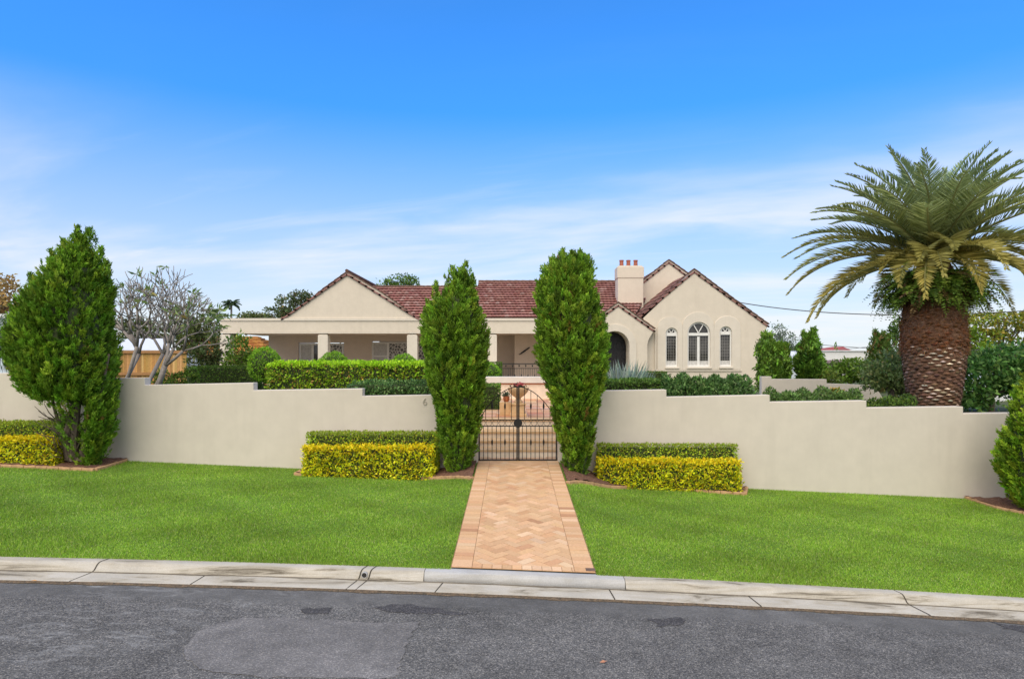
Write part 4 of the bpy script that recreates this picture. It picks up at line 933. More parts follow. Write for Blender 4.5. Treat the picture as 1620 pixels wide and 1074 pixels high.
# back wall of the porch with openings
PD = 38.0
def P2(px, py): return (X(px, PD), Z(py, PD))
rect = lambda a, b, c, d_: [P2(a, c), P2(b, c), P2(b, d_), P2(a, d_)]
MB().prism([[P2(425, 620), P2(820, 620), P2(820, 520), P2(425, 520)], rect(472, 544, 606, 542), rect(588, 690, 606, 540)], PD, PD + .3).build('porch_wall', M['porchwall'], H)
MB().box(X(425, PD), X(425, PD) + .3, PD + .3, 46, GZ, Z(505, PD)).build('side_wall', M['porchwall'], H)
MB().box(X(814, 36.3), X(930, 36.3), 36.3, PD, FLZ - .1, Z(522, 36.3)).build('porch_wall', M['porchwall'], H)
def window(kind, x0, x1, z0, z1, y, bars, gl=M['glass'], fw=.095, mids=(), hor=()):
    w = MB(); w.box(x0, x0 + fw, y - .05, y + .08, z0, z1); w.box(x1 - fw, x1, y - .05, y + .08, z0, z1); w.box(x0 + fw, x1 - fw, y - .05, y + .08, z1 - fw, z1); w.box(x0 + fw, x1 - fw, y - .05, y + .08, z0, z0 + fw)
    for q in mids: w.box(q - fw * .7, q + fw * .7, y - .04, y + .07, z0 + fw, z1 - fw)
    for (xa, xb, q) in hor: w.box(xa, xb, y - .03, y + .06, q - fw * .45, q + fw * .45)
    f = w.build(kind, M['white'], H); return f
# sliding doors
zt, zb = Z(543, PD), Z(606, PD); w = window('glass_door', X(473, PD), X(543, PD), zb, zt, PD + .1, 0, mids=(X(494, PD), X(520, PD)))
MB().box(X(475, PD), X(493, PD), PD + .12, PD + .14, zb + .06, zt - .06).build('pane', M['curtain'], w)
MB().box(X(495.5, PD), X(518, PD), PD + .12, PD + .14, zb + .06, zt - .06).build('pane', M['glass'], w)
MB().box(X(522, PD), X(541, PD), PD + .12, PD + .14, zb + .06, zt - .06).build('pane', M['lace'], w)
zt, zb = Z(541, PD), Z(590, PD); w = window('window', X(588, PD), X(690, PD), zb, zt, PD + .1, 0, mids=(X(613.5, PD),), hor=((X(590, PD), X(612, PD), Z(563.5, PD)),))
MB().box(X(590, PD), X(612.5, PD), PD + .12, PD + .14, zb + .06, zt - .06).build('pane', M['curtain'], w)
MB().box(X(615, PD), X(688, PD), PD + .12, PD + .14, zb + .06, zt - .06).build('pane', M['lace'], w)
# wrought iron ornament on the wall in the gap
mb = MB(); a = Vector((X(821.5, 36.2), 36.26, Z(561, 36.2))); b_ = Vector((X(838, 36.2), 36.26, Z(549.5, 36.2)))
mb.tube([a, a.lerp(b_, .5), b_], [.02, .045, .03], 8)
for t in (.2, .4, .6, .8): p = a.lerp(b_, t); mb.tube([p + Vector((-.02, -.02, -.06)), p + Vector((.01, -.025, 0)), p + Vector((.03, -.02, .07))], .016, 5)
mb.build('wall_ornament', M['iron'], H)
# iron balustrade along the porch edge
bl = thing('balustrade', 'thin black iron balustrade at the porch edge between the two cypresses', 'balustrade', (X(820, 31.5), 31.5, Z(598, 31.5)))
D3 = 31.5; mb = MB(); xa, xb = X(790, D3), X(905, D3)
mb.box(xa, xb, D3 - .015, D3 + .015, Z(576.2, D3), Z(574.8, D3)); mb.box(xa, xb, D3 - .012, D3 + .012, Z(583.2, D3), Z(582.2, D3)); mb.box(xa, xb, D3 - .012, D3 + .012, Z(598, D3), Z(597, D3))
mb.build('rail', M['iron'], bl)
mb = MB()
for i in range(34):
    x = xa + (xb - xa) * i / 33; mb.box(x - .0065, x + .0065, D3 - .0065, D3 + .0065, Z(600, D3), Z(575.5 if i % 6 == 0 else 582.6, D3))
    if i % 3 == 1: mb.lathe(x, D3, [(.01, Z(596, D3)), (.032, Z(594.5, D3)), (.032, Z(593.5, D3)), (.01, Z(592, D3))], 6)
    if i % 3 == 0: mb.lathe(x, D3, [(.01, Z(577, D3)), (.035, Z(578, D3)), (.035, Z(579, D3)), (.01, Z(580.5, D3))], 6)
mb.build('bars', M['iron'], bl)
MB().box(X(745, 31.6), X(960, 31.6), 31.3, 32.9, GZ - .1, Z(599, 31.5)).build('porch_edge', M['sandpale'], H)

# tiled roofs
TPAL = [(4, (.33, .155, .138)), (3, (.37, .185, .165)), (2, (.29, .125, .11)), (1.2, (.43, .27, .245)), (.2, (.22, .11, .10))]
GPAL = [(3, (.27, .135, .115)), (2, (.24, .115, .10)), (1, (.30, .16, .14))]
def tiled(name, EL, ER, RL, RR, parent=H, lf=1.0, du=.075, course=.41, roll=.24, thick=.10, pal=TPAL, mat=None):
    EL, ER, RL, RR = [np.array(v, float) for v in (EL, ER, RL, RR)]
    nrm = np.cross(ER - EL, RL - EL); nrm /= np.linalg.norm(nrm)
    if nrm[2] < 0: nrm = -nrm
    wl = max(np.linalg.norm(ER - EL), np.linalg.norm(RR - RL)); sl_ = max(np.linalg.norm(RL - EL), np.linalg.norm(RR - ER))
    nu = max(2, int(wl / du)); nc = max(2, int(round(sl_ / course))); u = np.linspace(0, 1, nu + 1)
    rows = []; cols = []
    for c in range(nc):
        ph = (c % 2) * .5
        tid = np.floor(u * wl / roll + ph).astype(int); tc = palette(tid.max() + 2, pal, .06, .02)[tid]
        rh = .028 * np.abs(np.sin(math.pi * (u * wl / roll + ph)))
        for v, lift, pull, lip_shade in ((c / nc, .002, .12, .48), (c / nc, .085, 0, .58), (c / nc, .10, 0, 1), ((c + 1) / nc, .012, 0, 1)):  # shade under each tile lip painted in as darker rows
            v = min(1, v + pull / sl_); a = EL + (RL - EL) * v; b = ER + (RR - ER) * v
            rows.append(a + (b - a) * u[:, None] + nrm * (lf * (lift + rh * (pull == 0)))[:, None]); cols.append(tc * lip_shade)
    V = np.concatenate(rows); C = np.concatenate(cols); m = nu + 1; i = np.arange(len(V)).reshape(4 * nc, m)
    Q = np.stack([i[:-1, :-1].ravel(), i[:-1, 1:].ravel(), i[1:, 1:].ravel(), i[1:, :-1].ravel()], 1)
    ring = np.concatenate([i[0, :], i[1:, -1], i[-1, -2::-1], i[-2:0:-1, 0]]); k = len(V)
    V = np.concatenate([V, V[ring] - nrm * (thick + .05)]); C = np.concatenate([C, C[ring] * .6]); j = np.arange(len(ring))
    Q = np.concatenate([Q, np.stack([ring, k + j, k + (j + 1) % len(ring), np.roll(ring, -1)], 1)])
    o = mesh_np(name, V, Q, mat or M['tile'], parent, (0, 0, 0), np.clip(C, 0, 1)); return o
def ridge(p, q, roof, r=.11):
    p, q = Vector(p), Vector(q); L_ = (q - p).length; k = max(1, int(L_ / .42)); m = MB()
    for i in range(k): m.tube([p.lerp(q, i / k), p.lerp(q, (i + 1.06) / k)], [r * 1.12, r * .95], 8)
    return m.build('ridge', M['tilebrown'], roof)
eD, sl_m = 33.5, .502
ez = Z(503, eD)
def mroof(px0, px1, py_r, xl=None):
    dr_ = None
    for k in range(2000):
        d = 34 + k * .005
        if ez + sl_m * (d - eD) >= Z(py_r, d): dr_ = d; break
    zr_ = Z(py_r, dr_); return dr_, zr_
d1, z1 = mroof(560, 757, 455.5); d2, z2 = mroof(757, 985, 447)
xs_ = X(757, d2)
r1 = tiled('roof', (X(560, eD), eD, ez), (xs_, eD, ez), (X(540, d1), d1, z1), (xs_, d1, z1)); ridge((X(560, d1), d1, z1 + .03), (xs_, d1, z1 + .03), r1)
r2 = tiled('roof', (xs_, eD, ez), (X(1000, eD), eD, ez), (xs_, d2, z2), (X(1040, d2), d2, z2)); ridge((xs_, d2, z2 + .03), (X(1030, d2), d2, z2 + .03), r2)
MB().prism([[(d1 - 1.2, z1 - 1.0), (d2 + 1.2, z1 - 1.0), (d2 + .1, z2 - .08), (d1 - .1, z1 - .08)]], 0, .1) 
m = MB(); m.add([(xs_, d1 - .4, z1 - .3), (xs_, d2 + 2, z1 - .6), (xs_, d2, z2 - .06), (xs_ + .1, d1 - .4, z1 - .3), (xs_ + .1, d2 + 2, z1 - .6), (xs_ + .1, d2, z2 - .06)], [(0, 1, 2), (3, 5, 4), (0, 3, 4, 1), (1, 4, 5, 2), (2, 5, 3, 0)]); m.build('roof_step', M['tilebrown'], H)
# back slopes
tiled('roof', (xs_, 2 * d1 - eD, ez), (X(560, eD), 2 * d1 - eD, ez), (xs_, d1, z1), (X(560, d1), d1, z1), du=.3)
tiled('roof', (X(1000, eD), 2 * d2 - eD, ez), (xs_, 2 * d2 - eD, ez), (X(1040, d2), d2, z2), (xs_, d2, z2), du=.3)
# left gable roof, ridge running back
ax, az_ = X(549, BD), Z(430, BD)
for (ex, ey) in ((445, 502), (668, 504)):
    e1 = (X(ex, BD), BD - .07, Z(ey, BD) - .12); e2 = (X(ex, BD), BD + 7.5, Z(ey, BD) - .12); a1 = (ax, BD - .07, az_ - .10); a2 = (ax, BD + 7.5, az_ - .10)
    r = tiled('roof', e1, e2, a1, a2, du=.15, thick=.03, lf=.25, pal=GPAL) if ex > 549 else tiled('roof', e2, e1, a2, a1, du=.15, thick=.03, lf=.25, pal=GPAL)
ridge((ax, BD - .07, az_ + .05), (ax, BD + 7.5, az_ + .05), r, .08)
def verge(pts, d, parent=H, w=.10, ofs=-.06):
    """row of stepped tile ends along a gable slope (points from apex outwards)."""
    m = MB()
    for (a, b) in zip(pts[:-1], pts[1:]):
        a, b = Vector((a[0], a[1], 0)), Vector((b[0], b[1], 0)); L_ = (b - a).length; k = max(1, int(L_ / .33)); dv = (b - a) / L_; up = Vector((-dv.y, dv.x, 0)); up = up if up.y > 0 else -up
        for i in range(k):
            p, q = a + dv * (L_ * i / k), a + dv * (L_ * (i + 1) / k + .02); l1, l2 = .0, .022
            ring = [(p - up * .03), (q - up * .03 + up * .01), (q + up * (w * .55 + l2)), (p + up * (w * .55 + l1))]
            m.prism([[(v.x, v.y) for v in ring]], d + ofs, d + .1 + random.uniform(0, .02))
    return m.build('verge_tiles', M['tilebrown'], parent)
for side in (((549, 429.5), (511, 457), (482, 481), (456, 499.5), (446, 502.5)), ((549, 429.5), (598, 458), (637, 485), (655, 500), (664, 503))): verge(poly(side, BD), BD, w=.02)
# right wing: rear gable, chimney, front gable, entry gable
RD, MD, ED = 36.0, 32.0, 31.5
rear = poly([(972, 480), (1058, 411.5), (1112, 450), (1180, 505), (1180, 610), (972, 610)], RD)
MB().prism([rear], RD, RD + .25).build('gable_wall', M['house'], H)
verge(poly(((1058, 410.5), (978, 474)), RD), RD, w=.03); verge(poly(((1058, 410.5), (1125, 458)), RD), RD, w=.03)
for ex, ey in ((968, 482), (1180, 503)):
    e1 = (X(ex, RD), RD - .05, Z(ey, RD) - .14); e2 = (X(ex, RD), RD + 9, Z(ey, RD) - .14); a1 = (X(1058, RD), RD - .05, Z(410.5, RD) - .14); a2 = (X(1058, RD), RD + 9, Z(410.5, RD) - .14)
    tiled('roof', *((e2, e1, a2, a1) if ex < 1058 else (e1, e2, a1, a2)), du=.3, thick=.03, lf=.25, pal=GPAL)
CD = 35.2
ch = MB(); ch.box(X(977.5, CD), X(1018, CD), CD, CD + .9, 3.5, Z(440, CD)); ch.box(X(976.5, CD), X(1018.8, CD), CD - .03, CD + .93, Z(440, CD), Z(422, CD)); ch.box(X(978.5, CD), X(1016.8, CD), CD + .04, CD + .86, Z(422, CD), Z(420, CD))
chimney = ch.build('chimney', M['house'], H, bevel=.03)
for px in (985.5, 996.5, 1008):
    w = 3.6 * CD / F; MB().lathe(X(px, CD), CD + .45, [(w, Z(420.5, CD)), (w * .95, Z(419, CD)), (w * .85, Z(412.5, CD)), (w * 1.0, Z(411.5, CD)), (w * 1.0, Z(409.8, CD)), (w * .7, Z(409.8, CD)), (w * .65, Z(414, CD))], 16).build('chimney_pot', M['potred'], chimney)
wins = [(1062.5, 9.5, 518.5, 580.5), (1105.5, 18.0, 509.5, 580.5), (1148, 9.5, 516.5, 580.0)]
mainr = poly([(1018, 612), (1018, 503), (1098, 426), (1214, 512.5), (1214.5, 516), (1210, 526), (1204, 536), (1200.5, 546), (1200.5, 612)], MD)
holes = [arch_ring(X(c, MD), hw_ * MD / F, Z(zb_, MD), Z(zt_, MD)) for c, hw_, zt_, zb_ in wins]
MB().prism([mainr] + holes, MD, MD + .28).build('gable_wall', M['house'], H)
MB().box(X(1200.5, MD) - .28, X(1200.5, MD), MD + .28, MD + 11, GZ - .1, Z(520, MD)).build('side_wall', M['house'], H)
# raised bands round the windows
for i, (c, x0_, x1_, yt_) in enumerate(((1062.5, 1040, 1079.6, 500), (1105.5, 1079.8, 1129.2, 493), (1148, 1129.4, 1171.5, 499))):
    cx_, hw2 = X((x0_ + x1_) / 2, MD), (x1_ - x0_) / 2 * MD / F; outer = arch_ring(cx_, hw2, Z(584.5, MD), Z(yt_ + 1, MD), 16, 0.85); c_, hw_, zt_, zb_ = wins[i]
    MB().prism([outer, arch_ring(X(c_, MD), hw_ * MD / F + .005, Z(zb_ - .1, MD), Z(zt_, MD) + .005)], MD - .035 - .003 * (i == 1), MD + .002).build('window_surround', M['housepale'], H, bevel=.02)
for i, (c, hw_, zt_, zb_) in enumerate(wins):
    cx_ = X(c, MD); hw2 = hw_ * MD / F; zB, zT = Z(zb_, MD), Z(zt_, MD); y = MD + .06; fw = .075 if i == 1 else .06
    spring = zT - hw2; tr = spring - .02
    w = MB().prism([arch_ring(cx_, hw2, zB, zT, 16), arch_ring(cx_, hw2 - fw, zB + .09, zT - fw, 16)], y, y + .12).build('window', M['white'], H)
    mm = MB(); mm.box(cx_ - hw2 + fw, cx_ + hw2 - fw, y - .015, y + .1, tr - .09, tr + .05)
    if i == 1: mm.box(cx_ - .06, cx_ + .06, y + .003, y + .11, zB + .09, tr - .14)
    ri = hw2 - fw
    for a in ((60, 120) if i == 1 else (60, 120)):
        a = math.radians(a); d = Vector((math.cos(a), 0, math.sin(a))); p = Vector((cx_, y + .05, tr + .05)); e = p + d * (ri * (1 if i == 1 else .95) ); nn = Vector((-d.z, 0, d.x)) * .022
        mm.add([tuple(p - nn - Vector((0, .04, 0))), tuple(p + nn - Vector((0, .04, 0))), tuple(e + nn - Vector((0, .04, 0))), tuple(e - nn - Vector((0, .04, 0))), tuple(p - nn), tuple(p + nn), tuple(e + nn), tuple(e - nn)], [(0, 1, 2, 3), (4, 7, 6, 5), (0, 4, 5, 1), (1, 5, 6, 2), (2, 6, 7, 3), (3, 7, 4, 0)])
    if i != 1:   # thick white lunette
        mm.prism([arch_ring(cx_, ri, tr + .05, zT - fw, 14), [(cx_ + (ri * .72) * math.cos(a), tr + .075 + (ri * .72) * math.sin(a)) for a in np.linspace(0, math.pi, 12)]], y + .02, y + .08)
    mm.build('glazing_bars', M['white'], w)
    MB().prism([arch_ring(cx_, hw2 - fw * .5, zB + .05, zT - fw * .5, 14)], y + .085, y + .1).build('pane', M['glass'], w)
    ld = MB(); nx = 8 if i == 1 else 4
    for k in range(1, nx):
        xx = cx_ - ri + 2 * ri * k / nx; ld.box(xx - .006, xx + .006, y + .072, y + .083, zB + .09, tr - .14)
    for k in range(1, 10):
        zz = zB + .09 + (tr - zB - .18) * k / 10; ld.box(cx_ - ri, cx_ + ri, y + .070, y + .081, zz - .006, zz + .006)
    ld.build('leaded_lattice', simple('lead_%d' % i, (.30, .29, .27), .5, .1), w)
    cu_ = MB(); cu_.box(cx_ - ri, cx_ + ri, y + .066, y + .069, zB + .09, zB + .09 + .22); cu_.build('blind', M['curtain'], w)
    MB().box(cx_ - hw2 - .04, cx_ + hw2 + .06, MD - .10, MD + .05, zB - .10, zB + .01).build('sill', M['housepale'], w, bevel=.02)
MB().box(X(1033, MD), X(1173, MD), MD - .06, MD + .002, Z(587, MD), Z(585, MD)).build('string_course', M['housepale'], H)
verge(poly(((1098, 425), (1011, 497.5)), MD), MD, w=.03); verge(poly(((1098, 425), (1160, 472), (1216, 512.5)), MD), MD, w=.03)
for ex, ey in ((1005, 502), (1217, 512.5)):
    e1 = (X(ex, MD), MD - .04, Z(ey, MD) - .14); e2 = (X(ex, MD), MD + 10, Z(ey, MD) - .14); a1 = (X(1098, MD), MD - .04, Z(425, MD) - .14); a2 = (X(1098, MD), MD + 10, Z(425, MD) - .14)
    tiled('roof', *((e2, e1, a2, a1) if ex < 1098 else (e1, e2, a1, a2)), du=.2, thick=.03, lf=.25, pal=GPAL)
ent = poly([(922, 614), (922, 519), (978, 478.5), (1035, 519), (1035, 523), (1030, 530), (1026, 537), (1024, 545), (1024, 614)], ED)
door_hole = arch_ring(X(972.5, ED), 23 * ED / F, Z(608, ED), Z(524, ED), 16, 1.0)
MB().prism([ent, door_hole], ED, ED + .9).build('entry_wall', M['house'], H)
MB().prism([arch_ring(X(972.5, ED), 34 * ED / F, Z(608, ED), Z(513, ED), 18), arch_ring(X(972.5, ED), 23.3 * ED / F, Z(607.9, ED), Z(523.7, ED), 18)], ED - .05, ED + .002).build('door_surround', M['housepale'], H, bevel=.02)
MB().box(X(1024, ED) - .2, X(1024, ED) - .002, ED + .9, MD + 1.2, GZ, Z(530, ED)).build('side_wall', M['house'], H)
verge(poly(((978, 477.5), (1036, 519.5)), ED), ED, w=.03); verge(poly(((978, 477.5), (920, 519.5)), ED), ED, w=.03)
for ex, ey in ((918, 520), (1037, 520)):
    e1 = (X(ex, ED), ED - .04, Z(ey, ED) - .14); e2 = (X(ex, ED), ED + (5 if ex < 978 else 2.5), Z(ey, ED) - .14); a1 = (X(978, ED), ED - .04, Z(478, ED) - .14); a2 = (X(978, ED), ED + (5 if ex < 978 else 2.5), Z(478, ED) - .14)
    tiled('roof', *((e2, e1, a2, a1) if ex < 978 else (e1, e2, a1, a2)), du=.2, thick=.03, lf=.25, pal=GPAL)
dd_ = ED + 1.15
dr_ = MB().prism([arch_ring(X(973, dd_), 26 * dd_ / F, Z(604, dd_), Z(521, dd_), 16)], dd_, dd_ + .1).build('door', M['door'], H)
pm = MB()
for ix in (-.62, -.32, .08, .38):
    for z0_, z1_ in ((1.4, 1.75), (1.85, 2.3), (2.4, 2.8), (2.9, 3.25)): pm.box(X(973, dd_) + ix, X(973, dd_) + ix + .24, dd_ - .03, dd_ + .002, z0_, z1_)
pm.build('door_panels', M['door'], dr_, bevel=.012)
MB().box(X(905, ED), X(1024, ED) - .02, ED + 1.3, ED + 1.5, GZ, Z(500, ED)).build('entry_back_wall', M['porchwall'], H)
MB().tube([(X(1036.5, MD), MD - .07, Z(519, MD)), (X(1036.5, MD), MD - .07, GZ)], .045, 8).build('downpipe', M['house'], H)
# inner box closing the body of the house
MB().box(X(600, 41), X(1180, 41), 41, 44, GZ, 4.2).build('rear_wall', M['house'], H)

# ------------------------------------------------------------------ right boundary wall
SD = 21.0
rg = poly([(1205, 640), (1205, 595.5), (1220.5, 595.5), (1220.5, 599.5), (1308, 599.8), (1308, 606.5), (1380, 609), (1388, 615), (1397, 630), (1400, 640)], SD)
tag(MB().prism([rg], SD, SD + .2).build('side_wall', M['wall'], bevel=.015), 'low stepped beige boundary wall in front of the conifers right of the house', 'wall')

# ------------------------------------------------------------------ palm
PDp = 15.0; pxc = X(1477, PDp); pz = lambda py: Z(py, PDp)
palm = thing('fat_palm', 'fat trunked date palm with a huge feathery crown behind the wall at right', 'palm tree', (pxc, PDp, GZ))
prof = [(.56, GZ - .05)] + [(w * .90 * PDp / F, pz(py)) for py, w in ((650, 36), (630, 39), (605, 43), (580, 46.5), (555, 48.5), (530, 48.5), (505, 47), (485, 45), (468, 42), (450, 37), (432, 31), (415, 23), (398, 12))]
def trunk_r(z):
    zz = [p[1] for p in prof]; rr = [p[0] for p in prof]; return np.interp(z, zz, rr)
tb = MB(); zz = np.linspace(GZ - .05, pz(398), 60); nseg = 64; vs = []; fs = []
for i, z in enumerate(zz):
    for k in range(nseg):
        a = 2 * math.pi * k / nseg; r = float(trunk_r(z)) * (1 + .014 * math.sin(a * 22 + i * 1.3) + .012 * random.gauss(0, 1)); vs.append((pxc + r * math.cos(a), PDp + r * math.sin(a), z))
for i in range(59):
    for k in range(nseg): fs.append((i * nseg + k, i * nseg + (k + 1) % nseg, (i + 1) * nseg + (k + 1) % nseg, (i + 1) * nseg + k))
fs.append(tuple(range(59 * nseg, 60 * nseg))); tb.add(vs, fs)
mt, t_, b_ = new_mat('palm_trunk'); oc = nd(t_, 'ShaderNodeTexCoord').outputs['Object']
nf = noise(t_, 9, 8, .7, oc, 0.4, stretch=(1, 1, 2.2)); t_.links.new(ramp(t_, nf, [(0.3, (.07, .036, .020)), (.5, (.19, .095, .055)), (.72, (.33, .20, .13))]), b_.inputs['Base Color']); b_.inputs['Roughness'].default_value = .95; bump(t_, b_, nf, 1.0, .05)
trunk = tb.build('trunk', mt, palm)
# leaf-base scars in a spiral: brown wedges with pale cut faces
bmb = MB(); ga = math.radians(137.508); nbt = 760; z0_, z1_ = GZ + .1, pz(455)
for i in range(nbt):
    z = z0_ + (z1_ - z0_) * i / nbt; a = i * ga; r = float(trunk_r(z)); ca, sa = math.cos(a), math.sin(a)
    w, hh, pr_ = random.uniform(.075, .105), random.uniform(.05, .065), random.uniform(.030, .055)
    o_ = lambda t, dz_, dr2: (pxc + (r + dr2) * ca - t * sa, PDp + (r + dr2) * sa + t * ca, z + dz_)
    py = HY + (CZ - z) * F / PDp
    pale = random.random() < (.0 if py < 545 else .75 if 552 < py < 588 else .22 if py < 606 else .62 if py < 632 else .3)
    pale = pale and (math.sin(a * 3 + 1) + math.sin(z * 7 + a * 2) > -.15)
    if py < 535 and random.random() < .5: continue
    cb = palette(1, [(2, (.17, .10, .065)), (2, (.24, .155, .11)), (1, (.11, .065, .045))] if py > 550 else [(2, (.20, .085, .04)), (1, (.13, .06, .03))], .2)[0]
    ct = palette(1, [(2, (.66, .54, .42)), (1, (.50, .40, .31))], .15)[0] if pale else cb * 1.15
    bmb.add([o_(-w, 0, .0), o_(0, -hh, -.005), o_(w, 0, .0), o_(0, -.008, pr_), o_(-w * .5, -.3 * hh, pr_ * .6), o_(w * .5, -.3 * hh, pr_ * .6)], [(0, 1, 4), (4, 1, 3), (3, 1, 5), (5, 1, 2)], tuple(cb))
    bmb.add([o_(-w * .8, .002, .012), o_(0, -.004, pr_ + .004), o_(w * .8, .002, .012), o_(0, hh * .55, .006)], [(0, 1, 2, 3)], tuple(ct))
bmb.build('leaf_scars', attr_mat('leaf_scar', .9, 0, .1, .3, 30, .2), palm, colors=True, fixn=False)
# loose brown fibre on the upper trunk
n = 5200; a = RNG.uniform(0, 2 * math.pi, n); z = pz(RNG.uniform(468, 560, n)) ; r = trunk_r(z)
P = np.stack([pxc + r * np.cos(a), PDp + r * np.sin(a), z], 1); out = np.stack([np.cos(a), np.sin(a), np.zeros(n)], 1); tg = np.stack([-np.sin(a), np.cos(a), np.zeros(n)], 1)
D_ = out * .45 + tg * RNG.normal(size=(n, 1)) * .7 + np.array([0, 0, -.35]) + rvec(n) * .3
leaf_mesh('trunk_fibre', [leaf_arrays(P, D_, RNG.uniform(.05, .15, n), RNG.uniform(.006, .016, n), palette(n, [(3, (.32, .135, .055)), (2, (.22, .09, .04)), (1, (.42, .21, .10))], .2))], palm)
# fronds
def frond(az, el, L_, droop, colr, side=.46, nl=64, twist=0.0):
    m = 26; s = np.linspace(0, 1, m); ang = el - droop * s ** 1.6
    dh, dv = np.cos(ang), np.sin(ang); r0 = .16
    hx = np.concatenate([[0], np.cumsum((dh[:-1] + dh[1:]) / 2)]) * L_ / (m - 1) + r0 * math.cos(el); vz = np.concatenate([[0], np.cumsum((dv[:-1] + dv[1:]) / 2)]) * L_ / (m - 1) + r0 * math.sin(el)
    ca, sa = math.cos(az), math.sin(az); swing = twist * s ** 2 * L_
    C0 = np.array([pxc, PDp, pz(408)])
    R = C0 + np.stack([hx * ca - swing * sa, hx * sa + swing * ca, vz], 1)
    tl_ = np.linspace(.10, .995, nl); Pi = np.stack([np.interp(tl_, s, R[:, k]) for k in range(3)], 1)
    T = np.gradient(R, axis=0); T = unit(np.stack([np.interp(tl_, s, T[:, k]) for k in range(3)], 1))
    sdv = unit(np.cross(T, np.array([0, 0, 1.0]) + .001)); upv = np.cross(sdv, T)
    ch = []
    for sg in (-1, 1):
        prof_ = np.clip(np.sin(np.clip(tl_ * 1.08, 0, 1) ** .75 * math.pi * .86 + .22), .12, 1)
        D_ = sdv * sg * (1.0 - .25 * tl_[:, None]) + T * (.45 + .65 * tl_[:, None]) + upv * .42 + RNG.normal(size=(nl, 3)) * .07; D_[:, 2] -= .12
        Ll = side * prof_ * RNG.uniform(.88, 1.1, nl)
        cc = np.array(colr) * (1 + .10 * RNG.normal(size=(nl, 1)))
        ch.append(leaf_arrays(Pi, D_, Ll, .038, cc, .03))
    # rachis as a thin blade pair
    rw = (.030 * (1 - s) + .005)[:-1]; cr = np.array([.26, .26, .10])
    for ax_ in (0, 1):
        sv = unit(np.cross(np.gradient(R, axis=0), [0, 0, 1.0]))[:-1] if ax_ == 0 else np.tile([0, 0, 1.0], (m - 1, 1))
        Vq = np.stack([R[:-1] - sv * rw[:, None], R[:-1] + sv * rw[:, None], R[1:] + sv * rw[:, None] * .9, R[1:] - sv * rw[:, None] * .9], 1).reshape(-1, 3); ch.append((Vq, np.tile(cr, (len(Vq), 1))))
    leaf_mesh('frond', ch, palm)
NF = 78
for i in range(NF):
    t = i / (NF - 1); az = i * ga + random.uniform(-.15, .15)
    el = math.radians(80 - 84 * t ** .9 + random.uniform(-5, 5)); L_ = random.uniform(3.0, 3.5) * (1 - .24 * max(0, 1 - t * 1.8)); dr_o = math.radians(36 + 25 * min(1, t * 1.1) + random.uniform(-9, 9))
    c0 = np.array([.27, .355, .165]); c1 = np.array([.31, .355, .12]); c2 = np.array([.50, .42, .11])
    k = t / .6 if t < .6 else 1; cc = c0 * (1 - k) + c1 * k
    if t > .55: q = min(1, (t - .55) / .35 * random.uniform(.5, 1.3)); cc = c1 * (1 - q) + c2 * q
    front = math.sin(az) < -.25
    if t > .6 and front:
        if random.random() < .10: continue
        L_ *= random.uniform(.42, .75); dr_o += math.radians(22); cc = cc * .6 + c2 * .4
    elif t > .75: L_ *= random.uniform(.85, 1.0)
    frond(az, el, L_, dr_o, cc * random.uniform(.85, 1.2), random.uniform(.48, .60), 78, random.uniform(-.10, .10))
# ferns skirting the crown base
fern = thing('crown_ferns', 'drooping ferns growing in a ring under the crown of the fat palm', 'fern', (pxc, PDp, pz(470)))
ch = []
for i in range(320):
    a = i * ga; zz_ = pz(random.uniform(430, 476)); r0 = float(trunk_r(zz_)) * .95; L_ = random.uniform(.65, 1.2); m = 16; s = np.linspace(0, 1, m)
    an = math.radians(random.uniform(5, 45)) - math.radians(random.uniform(70, 125)) * s ** .8
    hx = r0 + np.concatenate([[0], np.cumsum(np.cos(an[:-1]))]) * L_ / m; vz = np.concatenate([[0], np.cumsum(np.sin(an[:-1]))]) * L_ / m
    a2 = a + s * random.uniform(-.35, .35); R = np.stack([pxc + hx * np.cos(a2), PDp + hx * np.sin(a2), zz_ + vz], 1); T = unit(np.gradient(R, axis=0)); sv = unit(np.cross(T, [0, 0, 1.0]) + 1e-4)
    cb = palette(1, [(3, (.17, .28, .035)), (2, (.28, .40, .055)), (1.2, (.08, .14, .02)), (.8, (.26, .16, .07))], .15)[0]
    for sg in (-1, 1): ch.append(leaf_arrays(R, sv * sg + T * .5 + RNG.normal(size=(m, 3)) * .12, .11 * np.sin(np.clip(s * .9 + .1, 0, 1) * math.pi) + .03, .034, np.tile(cb, (m, 1)) * (1 + .1 * RNG.normal(size=(m, 1)))))
    n = 10; Pd = np.array([R[2]]) + RNG.normal(size=(n, 3)) * .05; ch.append(leaf_arrays(Pd, np.array([math.cos(a) * .3, math.sin(a) * .3, -1.0]) + rvec(n) * .3, RNG.uniform(.15, .4, n), .02, palette(n, [(1, (.13, .065, .03)), (1, (.08, .04, .02))])))
leaf_mesh('fronds', ch, fern)
